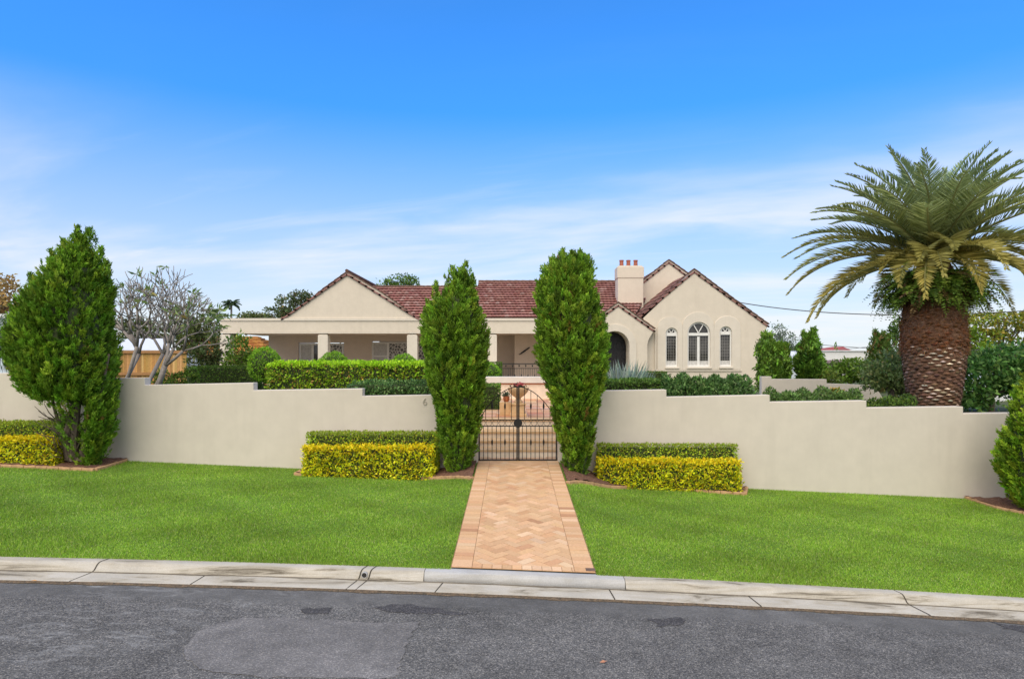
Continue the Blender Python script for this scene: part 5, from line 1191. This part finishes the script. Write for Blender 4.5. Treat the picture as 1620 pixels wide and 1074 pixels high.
# ------------------------------------------------------------------ left background
FD = 16.0
fr = thing('frangipani', 'nearly leafless grey frangipani tree with forked branches behind the wall at left', 'tree', (X(228, FD), FD, GZ))
fb = MB(); tips = []
fc = Vector((X(262, FD), FD, Z(530, FD))); fe = Vector((90 * FD / F, 1.25, 106 * FD / F))
def grow(p, d, L_, r, lev):
    k = d.lerp(Vector((0, 0, 1)), .15).normalized(); mid = p + (d * .5 + k * .05) * L_ + Vector(rvec(1)[0]) * L_ * .05
    e = p + (d * .75 + k * .25).normalized() * L_; fb.tube([p, mid, e], [r, r * .92, r * .86], 5 if lev > 1 else 7)
    q = e - fc; inside = (q.x / fe.x) ** 2 + (q.y / fe.y) ** 2 + (q.z / fe.z) ** 2
    if lev >= 6 or (inside > 1.0 and lev > 2): tips.append((e, (e - mid).normalized())); return
    nchild = 3 if (lev in (1, 3, 5) and random.random() < .30) else 2
    ax = Vector(rvec(1)[0]); a0 = ax.cross(d).normalized(); b0 = d.cross(a0)
    ph = random.uniform(0, 6.28)
    for i in range(nchild):
        an = ph + 2 * math.pi * i / nchild + random.uniform(-.3, .3); sp = random.uniform(.50, .80)
        nd_ = (d + (a0 * math.cos(an) + b0 * math.sin(an)) * sp)
        if nd_.z < -.05: nd_.z *= .2
        nd_ += Vector((0, 0, .12)); grow(e, nd_.normalized(), L_ * random.uniform(.72, .90), max(.0085, r * .67), lev + 1)
for (pa, ya, pb, yb, r) in ((192, 606, 204, 560, .058), (196, 604, 226, 548, .055), (222, 612, 244, 560, .06), (234, 618, 276, 578, .065), (238, 616, 262, 556, .045)):
    a = Vector((X(pa, FD), FD + random.uniform(-.2, .2), Z(ya, FD) - .3)); b = Vector((X(pb, FD), FD + random.uniform(-.45, .45), Z(yb, FD)))
    md = a.lerp(b, .5) + Vector((random.uniform(-.06, .06), 0, -.05)); r *= .78; fb.tube([a, md, b], [r * 1.15, r * 1.05, r], 7)
    dirs = ((-.55, .3), (.5, -.2)) if pb != 276 else ((.8, .2), (.35, -.4))
    for dx, dy in dirs: grow(b, Vector((dx + random.uniform(-.2, .2), dy + random.uniform(-.4, .4), .8)).normalized(), random.uniform(.46, .58), r * .8, 1)
    grow(b, Vector((random.uniform(-.2, .2), random.uniform(-.5, .5), 1)).normalized(), .56, r * .8, 1)
fb.build('branches', M['greybark'], fr, smooth=True, fixn=False)
ch = []
for (p, d) in tips:
    px = CX + p.x * F / p.y; py = HY + (CZ - p.z) * F / p.y
    if random.random() < (.85 if (px > 255 and py > 485) else .05):
        k = random.randint(2, 5); P = np.tile(np.array(p), (k, 1)); D_ = np.array(d) * .4 + rvec(k) * .8 - np.array([0, 0, .25 if py > 480 else 0])
        ch.append(leaf_arrays(P, D_, RNG.uniform(.12, .27, k), RNG.uniform(.05, .08, k), palette(k, [(3, (.20, .30, .08)), (2, (.27, .36, .13)), (1, (.12, .20, .05)), (.5, (.35, .30, .08))])))
leaf_mesh('leaves', ch, fr)
# timber fence behind the frangipani
TD0, TD1 = 22.0, 25.0
tf = thing('timber_fence', 'orange brown timber paling fence behind the frangipani', 'fence', (X(240, 23), 23, GZ))
p0 = Vector((X(120, TD1), TD1, 0)); p1 = Vector((X(296, TD0), TD0, 0)); L_ = (p1 - p0).length; dv = (p1 - p0) / L_; nv = Vector((dv.y, -dv.x, 0)); k = int(L_ / .125); fm = MB()
for i in range(k):
    a = p0 + dv * (i * .125 + .004); b = a + dv * .117; zt = Z(556, a.y) + random.uniform(-.01, .01); c = palette(1, [(3, (.47, .27, .09)), (2, (.54, .32, .12)), (1, (.38, .21, .075))], .1)[0]; t = nv * .018
    fm.add([(a.x, a.y, GZ - .05), (b.x, b.y, GZ - .05), (b.x - t.x, b.y - t.y, GZ - .05), (a.x - t.x, a.y - t.y, GZ - .05), (a.x, a.y, zt), (b.x, b.y, zt), (b.x - t.x, b.y - t.y, zt), (a.x - t.x, a.y - t.y, zt)],
           [(0, 1, 5, 4), (1, 2, 6, 5), (2, 3, 7, 6), (3, 0, 4, 7), (4, 5, 6, 7)], tuple(c))
fm.build('palings', M['timber'], tf, colors=True)
rm = MB()
for zf in (554.5, 589):
    a, b = p0 + nv * .03, p1 + nv * .03; h0, h1 = (Z(zf, TD1), Z(zf, TD0)); t = nv * .05
    rm.add([(a.x, a.y, h0 - .1), (b.x, b.y, h1 - .1), (b.x + t.x, b.y + t.y, h1 - .1), (a.x + t.x, a.y + t.y, h0 - .1), (a.x, a.y, h0), (b.x, b.y, h1), (b.x + t.x, b.y + t.y, h1), (a.x + t.x, a.y + t.y, h0)],
           [(0, 3, 2, 1), (4, 5, 6, 7), (0, 1, 5, 4), (1, 2, 6, 5), (2, 3, 7, 6), (3, 0, 4, 7)], (.36, .19, .08))
rm.build('rail', M['timber'], tf, colors=True)
# shed with white roof
shed = thing('shed', 'shed with a pale white metal roof behind the timber fence', 'shed', (X(235, 31), 31, GZ))
m = MB(); a, b = X(150, 29), X(272, 29); z0_, z1_ = Z(553.5, 29), Z(535.5, 33); m.add([(a, 29, z0_), (b, 29, z0_), (X(258, 33), 33, z1_), (X(172, 33), 33, z1_), (a, 29, z0_ - .12), (b, 29, z0_ - .12), (X(258, 33), 33, z1_ - .12), (X(172, 33), 33, z1_ - .12)], [(0, 1, 2, 3), (7, 6, 5, 4), (0, 4, 5, 1), (1, 5, 6, 2), (2, 6, 7, 3), (3, 7, 4, 0)])
m.build('roof', M['shedroof'], shed); MB().box(a + .2, b - .3, 29.3, 32.8, GZ - .05, z0_ - .13).build('wall', M['bluepaint'], shed)
# neighbour with orange tiled roof
nb_ = thing('neighbour_house', 'house with an orange tiled hip roof beyond the porch at left', 'house', (X(360, 50), 50, GZ))
ez2 = Z(570, 46); rz2 = Z(532.5, 50); a, b, y0_, y1_ = X(255, 46), X(440, 46), 46, 54
OPAL = [(3, (.52, .23, .06)), (2, (.60, .30, .09)), (1, (.42, .16, .05))]
tiled('roof', (a, y0_, ez2), (b, y0_, ez2), (X(315, 50), 50, rz2), (X(406, 50), 50, rz2), nb_, .8, .15, .34, .3, .1, OPAL)
tiled('roof', (b, y0_, ez2), (b, y1_, ez2), (X(406, 50), 50, rz2), (X(406, 50) + .02, 50.1, rz2), nb_, .8, .3, .34, .3, .1, OPAL)
MB().box(a + .5, b - .5, y0_ + .6, y1_ - .6, GZ - .05, ez2 + .05).build('wall', M['sandpale'], nb_)
SHR = [(3, (0.135, 0.238, 0.026)), (2, (0.195, 0.308, 0.033)), (1, (0.075, 0.14, 0.019)), (0.6, (0.3, 0.238, 0.078))]
tree('garden_shrub', 'leafy shrub seen under the porch between its first column and the round bush', 'shrub', (X(378, 21), 21, GZ), [(X(381, 21), 21, Z(556, 21), .36, .4, .5), (X(372, 21), 21.1, Z(572, 21), .34, .4, .4), (X(397, 21), 21, Z(570, 21), .42, .4, .36)], SHR, .12, 1500, .05)
tree('garden_shrub', 'olive leafed shrub left of the first porch column', 'shrub', (X(326, 21.5), 21.5, GZ), [(X(312, 21.5), 21.5, Z(568, 21.5), .42, .4, .5), (X(334, 21.5), 21.5, Z(556, 21.5), .42, .4, .6), (X(345, 21.5), 21.6, Z(572, 21.5), .3, .3, .35)], [(3, (.09, .13, .035)), (2, (.13, .17, .06)), (1, (.08, .06, .03))], .13, 1400, .06)
tree('garden_shrub', 'small green shrubs at the foot of the timber fence', 'shrub', (X(290, 17), 17, GZ), [(X(262, 17), 17, Z(600, 17), .32, .3, .22), (X(288, 17), 17.2, Z(602, 17), .35, .3, .2)], SHR, .10, 800, .03)
n = 90; q = rvec(n); q[:, 2] = np.abs(q[:, 2]) + .3
r_ = thing('strappy_plant', 'strappy grey green leaves beside the short dark hedge', 'plant', (X(302, 16.2), 16.2, GZ)); leaf_mesh('leaves', [leaf_arrays(np.tile(np.array([X(302, 16.2), 16.2, GZ + .05]), (n, 1)) + RNG.normal(size=(n, 3)) * np.array([.12, .08, 0]), q, RNG.uniform(.5, 1.0, n), .035, palette(n, [(1, (.12, .19, .08)), (1, (.18, .24, .12))]), .08)], r_)
OLV = [(3, (0.12, 0.158, 0.042)), (2, (0.176, 0.21, 0.063)), (1, (0.08, 0.09, 0.035))]
tree('dense_tree', 'dark bushy tree behind the frangipani left of the porch', 'tree', (X(318, 34), 34, GZ), [(X(300, 34), 34, Z(520, 34), 1.1, 1, .9), (X(328, 34), 34, Z(512, 34), 1.1, 1, .75), (X(345, 34), 34.5, Z(530, 34), 1.0, 1, .8), (X(285, 34), 34, Z(545, 34), 1.0, 1, .7)], OLV, .22, 2600, .15)
tree('dense_tree', 'dark green low tree behind the shed at left', 'tree', (X(215, 45), 45, GZ), [(X(200, 45), 45, Z(520, 45), 1.4, 1.2, .8), (X(236, 45), 45, Z(524, 45), 1.5, 1.2, .7), (X(270, 45), 45, Z(530, 45), 1.4, 1, .6)], OLV, .26, 1900, .18)
tree('golden_tree', 'dry golden brown tree at the far left edge above the big conifer', 'tree', (X(2, 27), 27, GZ), [(X(5, 27), 27, Z(466, 27), .85, .9, .9), (X(-10, 27), 27, Z(488, 27), 1.1, 1, .8), (X(20, 27), 27.2, Z(482, 27), .55, .6, .55), (X(-40, 27), 27, Z(480, 27), 1.2, 1, 1.3)], [(3, (.46, .31, .10)), (2, (.36, .22, .07)), (1, (.55, .42, .18))], .2, 2800, .16)
r_ = thing('spiky_tree', 'plant with long narrow grey green drooping leaves at the far left edge', 'tree', (X(-8, 17.5), 17.5, GZ)); n = 420; q = rvec(n); q[:, 2] = q[:, 2] * .8 + .25
ch = []; Pb = np.tile(np.array([X(-10, 17.5), 17.5, Z(535, 17.5)]), (n, 1)) + rvec(n) * .1
for sgm in range(4):
    Dn = unit(q + np.array([0, 0, -.42]) * sgm); wv = (.045, .045, .036, .022)[sgm]; Cn = palette(n, [(2, (.17, .23, .12)), (1, (.25, .32, .19)), (1, (.10, .14, .07))]); ch.append(leaf_arrays(Pb, Dn, .27, wv, Cn, .02)); Pb = Pb + Dn * .24
leaf_mesh('leaves', ch, r_); MB().tube([(X(-10, 17.5), 17.5, GZ - .05), (X(-10, 17.5), 17.5, Z(535, 17.5))], [.14, .11], 10).build('trunk', M['bark'], r_)
far = thing('shed', 'pale flat roofed outbuilding behind the spiky plant at far left', 'shed', (X(0, 25.5), 25.5, GZ)); MB().box(X(-80, 24), X(45, 24), 24.1, 27, GZ - .05, Z(503, 24)).build('wall', M['bluepaint'], far); MB().box(X(-85, 24), X(48, 24), 23.9, 27.2, Z(503, 24), Z(497, 24)).build('roof', M['shedroof'], far)
# ------------------------------------------------------------------ trees beyond the roofs
tree('round_tree', 'round topped green tree rising behind the red main roof', 'tree', (X(634, 60), 60, -3), [(X(634, 60), 60, Z(446, 60), 1.35, 1.3, .62), (X(616, 60), 60, Z(455, 60), 1.0, 1, .6), (X(654, 60), 60, Z(453, 60), 1.0, 1, .5), (X(634, 60), 60, Z(465, 60), 2.0, 1.3, .9)], [(3, (.12, .22, .045)), (2, (.17, .28, .06)), (1, (.07, .13, .03))], .26, 2600, .25)
tree('tall_tree', 'darker spreading tree rising behind the left gable of the house', 'tree', (X(470, 56), 56, -3), [(X(452, 56), 56, Z(482, 56), 1.0, 1, .75), (X(476, 56), 56, Z(472, 56), 1.1, 1, .6), (X(440, 56), 56, Z(495, 56), 1.0, 1, .5), (X(488, 56), 56, Z(484, 56), 1.6, 1, 1.0), (X(465, 56), 56, Z(500, 56), 1.8, 1, .7)], [(3, (.10, .15, .055)), (2, (.15, .20, .075)), (1, (.06, .085, .04)), (.6, (.25, .19, .09))], .26, 2800, .25)
def small_palm(label, px, py, d, L_, nf=18):
    r_ = thing('slender_palm', label, 'palm tree', (X(px, d), d, -3)); zc = Z(py, d); MB().tube([(X(px, d), d, -3.2), (X(px, d), d, zc)], [.16, .09], 8).build('trunk', M['greybark'], r_); ch = []
    for i in range(nf):
        a = i * ga; el = math.radians(70 - 75 * i / nf); m = 20; s = np.linspace(0, 1, m); an = el - 1.5 * s ** 1.3; hx = np.cumsum(np.cos(an)) * L_ / m; vz = np.cumsum(np.sin(an)) * L_ / m
        R = np.stack([X(px, d) + hx * math.cos(a), d + hx * math.sin(a), zc + vz], 1); T = unit(np.gradient(R, axis=0)); sv = unit(np.cross(T, [0, 0, 1.0]) + 1e-4)
        for sg in (-1, 1): ch.append(leaf_arrays(R, sv * sg + T * .7 - np.array([0, 0, .5]), L_ * .26 * np.sin(np.clip(s * .85 + .12, 0, 1) * math.pi) + .05, .12, np.tile(np.array([.07, .12, .05]), (m, 1)) * (1 + .15 * RNG.normal(size=(m, 1)))))
    leaf_mesh('crown', ch, r_); return r_
small_palm('small slender palm far off above the left end of the porch roof', 366, 482, 60, 1.0)
wv = thing('low_trees', 'low far treetops peeping above the porch roof', 'trees', (X(400, 70), 70, -3)); wv['kind'] = 'stuff'
n = 900; P = np.stack([X(RNG.uniform(385, 425, n), 70), 70 + RNG.normal(size=n), Z(502, 70) + RNG.normal(size=n) * .25], 1); leaf_mesh('foliage', [leaf_arrays(P, rvec(n), .35, .2, palette(n, OLV))], wv)
# ------------------------------------------------------------------ right background
def back_conifer(label, px, pt, pb, w, d, pal, n=1500, extra=()):
    rows = [(pt, px - 1, px + 1), (pt + (pb - pt) * .25, px - w * .5, px + w * .5), (pt + (pb - pt) * .6, px - w * .95, px + w * .95), (pt + (pb - pt) * .85, px - w, px + w), (pb, px - w * .8, px + w * .8)]
    return conifer('dark_conifer', label, rows, d, pal, n, 10, .28, .13, .045, 1.0, 'dark conifers along the boundary wall', core=.6, lump=.2, base=GZ, spires=extra)
BC_ = [(3, (0.177, 0.328, 0.043)), (2, (0.235, 0.402, 0.051)), (1, (0.105, 0.2, 0.029)), (0.08, (0.352, 0.253, 0.057))]
back_conifer('dark conifer close against the right side of the house', 1213, 534, 604, 8, 23.5, BC_, 1500)
back_conifer('short wide dark conifer, second from the house', 1234, 550, 604, 16, 23.2, BC_, 1700, ((1222, 560, 545, 8), (1244, 562, 549, 8)))
back_conifer('tall conifer standing alone in front of the far white building', 1281, 536, 604, 22, 23, [(3, (.15, .31, .04)), (2, (.21, .37, .045)), (1, (.08, .17, .03)), (.08, (.25, .18, .05))], 2400, ((1272, 548, 530, 12), (1287, 545, 526, 9)))
back_conifer('conifer with several spires left of the fat palm', 1392, 534, 606, 20, 26, [(3, (.12, .21, .04)), (2, (.16, .26, .05)), (1, (.22, .16, .06))], 1900, ((1384, 545, 526, 7), (1398, 546, 531, 7), (1405, 550, 534, 7)))
tree('round_shrub', 'rounded bright yellow green bush behind the boundary wall', 'shrub', (X(1345, 24), 24, GZ), [(X(1345, 24), 24, Z(585, 24), .85, .7, .40), (X(1326, 24), 24, Z(595, 24), .5, .5, .35), (X(1366, 24), 24, Z(592, 24), .5, .5, .45)], [(3, (.15, .27, .03)), (3, (.11, .20, .025)), (1, (.20, .30, .05))], .15, 2600, .06)
tree('round_shrub', 'small yellow green bush at the step of the boundary wall', 'shrub', (X(1312, 22), 22, GZ), [(X(1314, 22), 22, Z(597, 22), .24, .25, .28)], [(3, (.14, .22, .03)), (1, (.2, .25, .04))], .11, 500, .04)
SAGE = [(3, (0.24, 0.325, 0.098)), (2, (0.348, 0.42, 0.147)), (1, (0.144, 0.21, 0.059)), (0.3, (0.672, 0.525, 0.176))]
tree('small_tree', 'small round grey green tree with a short bare trunk left of the fat palm', 'tree', (X(1406, 17.5), 17.5, GZ), [(X(1408, 17.5), 17.5, Z(585, 17.5), .58, .6, .50), (X(1386, 17.5), 17.5, Z(597, 17.5), .38, .4, .36), (X(1430, 17.5), 17.5, Z(600, 17.5), .42, .4, .45), (X(1440, 17.5), 17.7, Z(622, 17.5), .3, .3, .34)], SAGE, .11, 4200, .13)
GUM = [(3, (0.196, 0.252, 0.182)), (2, (0.266, 0.322, 0.238)), (1, (0.126, 0.168, 0.112))]
tree('gum_tree', 'thin pale grey gum tree far off right of the house', 'tree', (X(1233, 70), 70, -3), [(X(1232, 70), 70, Z(524, 70), 1.0, 1, .8), (X(1244, 70), 70, Z(536, 70), 1.1, 1, .8), (X(1222, 70), 70, Z(545, 70), 1.2, 1, .9), (X(1256, 70), 70, Z(552, 70), 1.0, 1, .6), (X(1238, 70), 70, Z(556, 70), 1.6, 1, .8)], GUM, .28, 1700, .14, clump=.3)
YOL = [(3, (0.364, 0.351, 0.039)), (2, (0.26, 0.312, 0.033)), (2, (0.156, 0.234, 0.033)), (1, (0.442, 0.364, 0.055))]
tree('spreading_tree', 'wide airy yellow flowering tree right of the fat palm', 'tree', (X(1580, 42), 42, -2), [(X(1545, 42), 42, Z(506, 42), 1.5, 1.4, .45), (X(1578, 42), 42, Z(503, 42), 1.6, 1.4, .42), (X(1612, 42), 42, Z(506, 42), 1.4, 1.4, .5), (X(1650, 42), 42, Z(510, 42), 1.6, 1.4, .6), (X(1600, 42), 42, Z(528, 42), 1.0, 1, .4), (X(1545, 42), 42, Z(535, 42), 1.2, 1, .8), (X(1610, 42), 42, Z(545, 42), 1.5, 1, .5), (X(1570, 42), 42, Z(520, 42), .7, .8, .5)], YOL, .25, 3600, .22)
tree('bright_tree', 'fresh lime green tree just right of the palm trunk', 'tree', (X(1535, 34), 34, -2), [(X(1535, 34), 34, Z(545, 34), .9, .8, .6), (X(1550, 34), 34, Z(552, 34), .6, .7, .4), (X(1520, 34), 34, Z(525, 34), .6, .6, .7)], [(3, (.20, .32, .02)), (2, (.14, .24, .02))], .2, 1500, .12)
tree('bright_tree', 'dark green tree just left of the palm trunk', 'tree', (X(1424, 34), 34, -2), [(X(1424, 34), 34, Z(530, 34), .45, .6, .9), (X(1412, 34), 34, Z(558, 34), .6, .7, .6)], [(3, (.08, .16, .03)), (2, (.12, .2, .03))], .2, 1200, .12)
BIG = [(3, (0.106, 0.248, 0.055)), (2, (0.167, 0.346, 0.073)), (1.5, (0.262, 0.432, 0.109)), (1, (0.071, 0.151, 0.036))]
tree('big_shrub', 'big dark green leafy shrub behind the wall right of the fat palm', 'shrub', (X(1565, 17), 17, GZ - .3), [(X(1540, 17), 17, Z(605, 17), .5, .6, .55), (X(1565, 17), 17, Z(585, 17), .75, .7, .55), (X(1600, 17), 17, Z(580, 17), .8, .7, .6), (X(1640, 17), 17, Z(590, 17), .8, .7, .7), (X(1530, 17), 17, Z(630, 17), .45, .5, .35), (X(1570, 17), 17, Z(620, 17), .6, .6, .4)], BIG, .15, 5200, .1)
tree('big_shrub', 'dark shrub beyond the wall between the small tree and the palm trunk', 'shrub', (X(1440, 19), 19, GZ), [(X(1442, 19), 19, Z(575, 19), .4, .5, .5), (X(1450, 19), 19, Z(605, 19), .5, .5, .5)], SAGE, .13, 1300, .06)
# far buildings
wb = thing('white_building', 'long white walled building beyond the conifers at right', 'building', (X(1335, 48), 50, -2)); MB().box(X(1288, 48), X(1400, 48), 48, 56, -3, Z(555.5, 48)).build('wall', M['palepaint'], wb); MB().box(X(1287, 48), X(1401, 48), 47.9, 56.1, Z(555.5, 48), Z(554, 48)).build('roof', M['shedroof'], wb)
rb = thing('red_roofed_house', 'far house with a red hip roof above the white building', 'house', (X(1328, 62), 62, -3))
def hip(parent, mat, x0, x1, xr0, xr1, pe, pr_, d0, d1):
    dm = (d0 + d1) / 2; m = MB(); m.add([(X(x0, d0), d0, Z(pe, d0)), (X(x1, d0), d0, Z(pe, d0)), (X(x1, d0), d1, Z(pe, d0)), (X(x0, d0), d1, Z(pe, d0)), (X(xr0, dm), dm, Z(pr_, dm)), (X(xr1, dm), dm, Z(pr_, dm))], [(0, 1, 5, 4), (1, 2, 5), (2, 3, 4, 5), (3, 0, 4), (0, 3, 2, 1)]); m.build('roof', mat, parent)
hip(rb, M['redroof'], 1303, 1352, 1318, 1334, 556, 548.5, 60, 66); MB().box(X(1305, 60), X(1350, 60), 60.3, 65.7, -3, Z(556, 60) - .01).build('wall', M['palepaint'], rb)
bb = thing('brown_roofed_house', 'house with a dull brown roof below the white building wall', 'house', (X(1318, 40), 42, -2)); hip(bb, M['brownroof'], 1296, 1345, 1316, 1338, 582, 569, 38, 44); MB().box(X(1300, 38), X(1342, 38), 38.3, 43.7, -3, Z(582, 38) - .01).build('wall', M['palepaint'], bb)
bl2 = thing('pale_blue_house', 'narrow pale blue house glimpsed between the two dark conifers', 'house', (X(1253, 36), 38, -2)); hip(bl2, M['shedroof'], 1236, 1274, 1250, 1262, 567, 556, 36, 40); MB().box(X(1240, 36), X(1270, 36), 36.3, 39.7, -3, Z(567, 36) - .01).build('wall', M['bluepaint'], bl2)
n = 5000; P = np.stack([RNG.uniform(-170, 170, n), 150 + RNG.normal(size=n) * 3, -3 + np.abs(RNG.normal(size=n)) * 2.2 + 1.2 * (1 + np.sin(RNG.uniform(size=n) * 6))], 1); P[:, 2] = np.minimum(P[:, 2], 3.6 + .8 * np.sin(P[:, 0] * .21) * np.sin(P[:, 0] * .07 + 1))
o = leaf_mesh('distant_trees', [leaf_arrays(P, rvec(n), 3.0, 1.9, palette(n, [(1, (.07, .10, .05)), (1, (.10, .14, .07))]))], None, (0, 150, -3)); tag(o, 'far low line of treetops along the horizon', 'trees', kind='stuff')
# parked car glimpsed between the shrub and the golden conifer
car = thing('parked_car', 'white parked car glimpsed between the big shrub and the golden conifer', 'car', (X(1606, 21), 21, 0.2)); cx_, cy_ = X(1606, 21), 21.0; z0_ = Z(660, 21)
prof_ = [(-2.1, .35), (-2.12, .75), (-1.2, .92), (-.6, 1.42), (.75, 1.46), (1.5, 1.0), (2.05, .95), (2.1, .4)]
MB().prism([[(cx_ + a, z0_ + b) for a, b in prof_]], cy_, cy_ + 1.7).build('body', simple('white_car_paint', (.72, .73, .75), .3, .02), car, bevel=.06)
MB().prism([[(cx_ + a, z0_ + b) for a, b in ((-1.05, .93), (-.52, 1.36), (.68, 1.39), (1.3, 1.0))]], cy_ - .012, cy_ + .05).build('side_window', M['glass'], car)
for a in (-1.35, 1.3):
    n = 18; wv_ = [(cx_ + a + .32 * math.cos(2 * math.pi * k / n), y, z0_ + .33 + .32 * math.sin(2 * math.pi * k / n)) for y in (cy_ - .04, cy_ + .2) for k in range(n)]
    MB().add(wv_, [tuple(range(n)), tuple(range(n, 2 * n))[::-1]] + [(k, (k + 1) % n, (k + 1) % n + n, k + n) for k in range(n)]).build('wheel', M['iron'], car)
# overhead cables
def cable(label, pts, d, r):
    V3 = [(X(p[0], d_), d_, Z(p[1], d_)) for p, d_ in zip(pts, d)]; cu = []; 
    P0, P1, P2_ = [Vector(v) for v in V3]
    for k in range(33):
        t = k / 32 * 2 - 1; cu.append(P0 * (t * (t - 1) / 2) + P1 * (1 - t * t) + P2_ * (t * (t + 1) / 2))
    tag(MB().tube(cu, r, 5).build('power_cable', M['wire'], None, smooth=True), label, 'cable', 'overhead cables at right')
cable('upper overhead cable running from the house roof behind the palm', [(1150, 475), (1400, 498), (1720, 484)], (37, 37, 37), .028)
cable('lower overhead cable passing in front of the yellow flowering tree', [(1300, 545.5), (1528, 554), (1720, 531)], (36, 30, 26), .016)
cable('thin far cable sloping above the white building', [(1180, 566), (1330, 553), (1560, 528)], (58, 56, 52), .02)
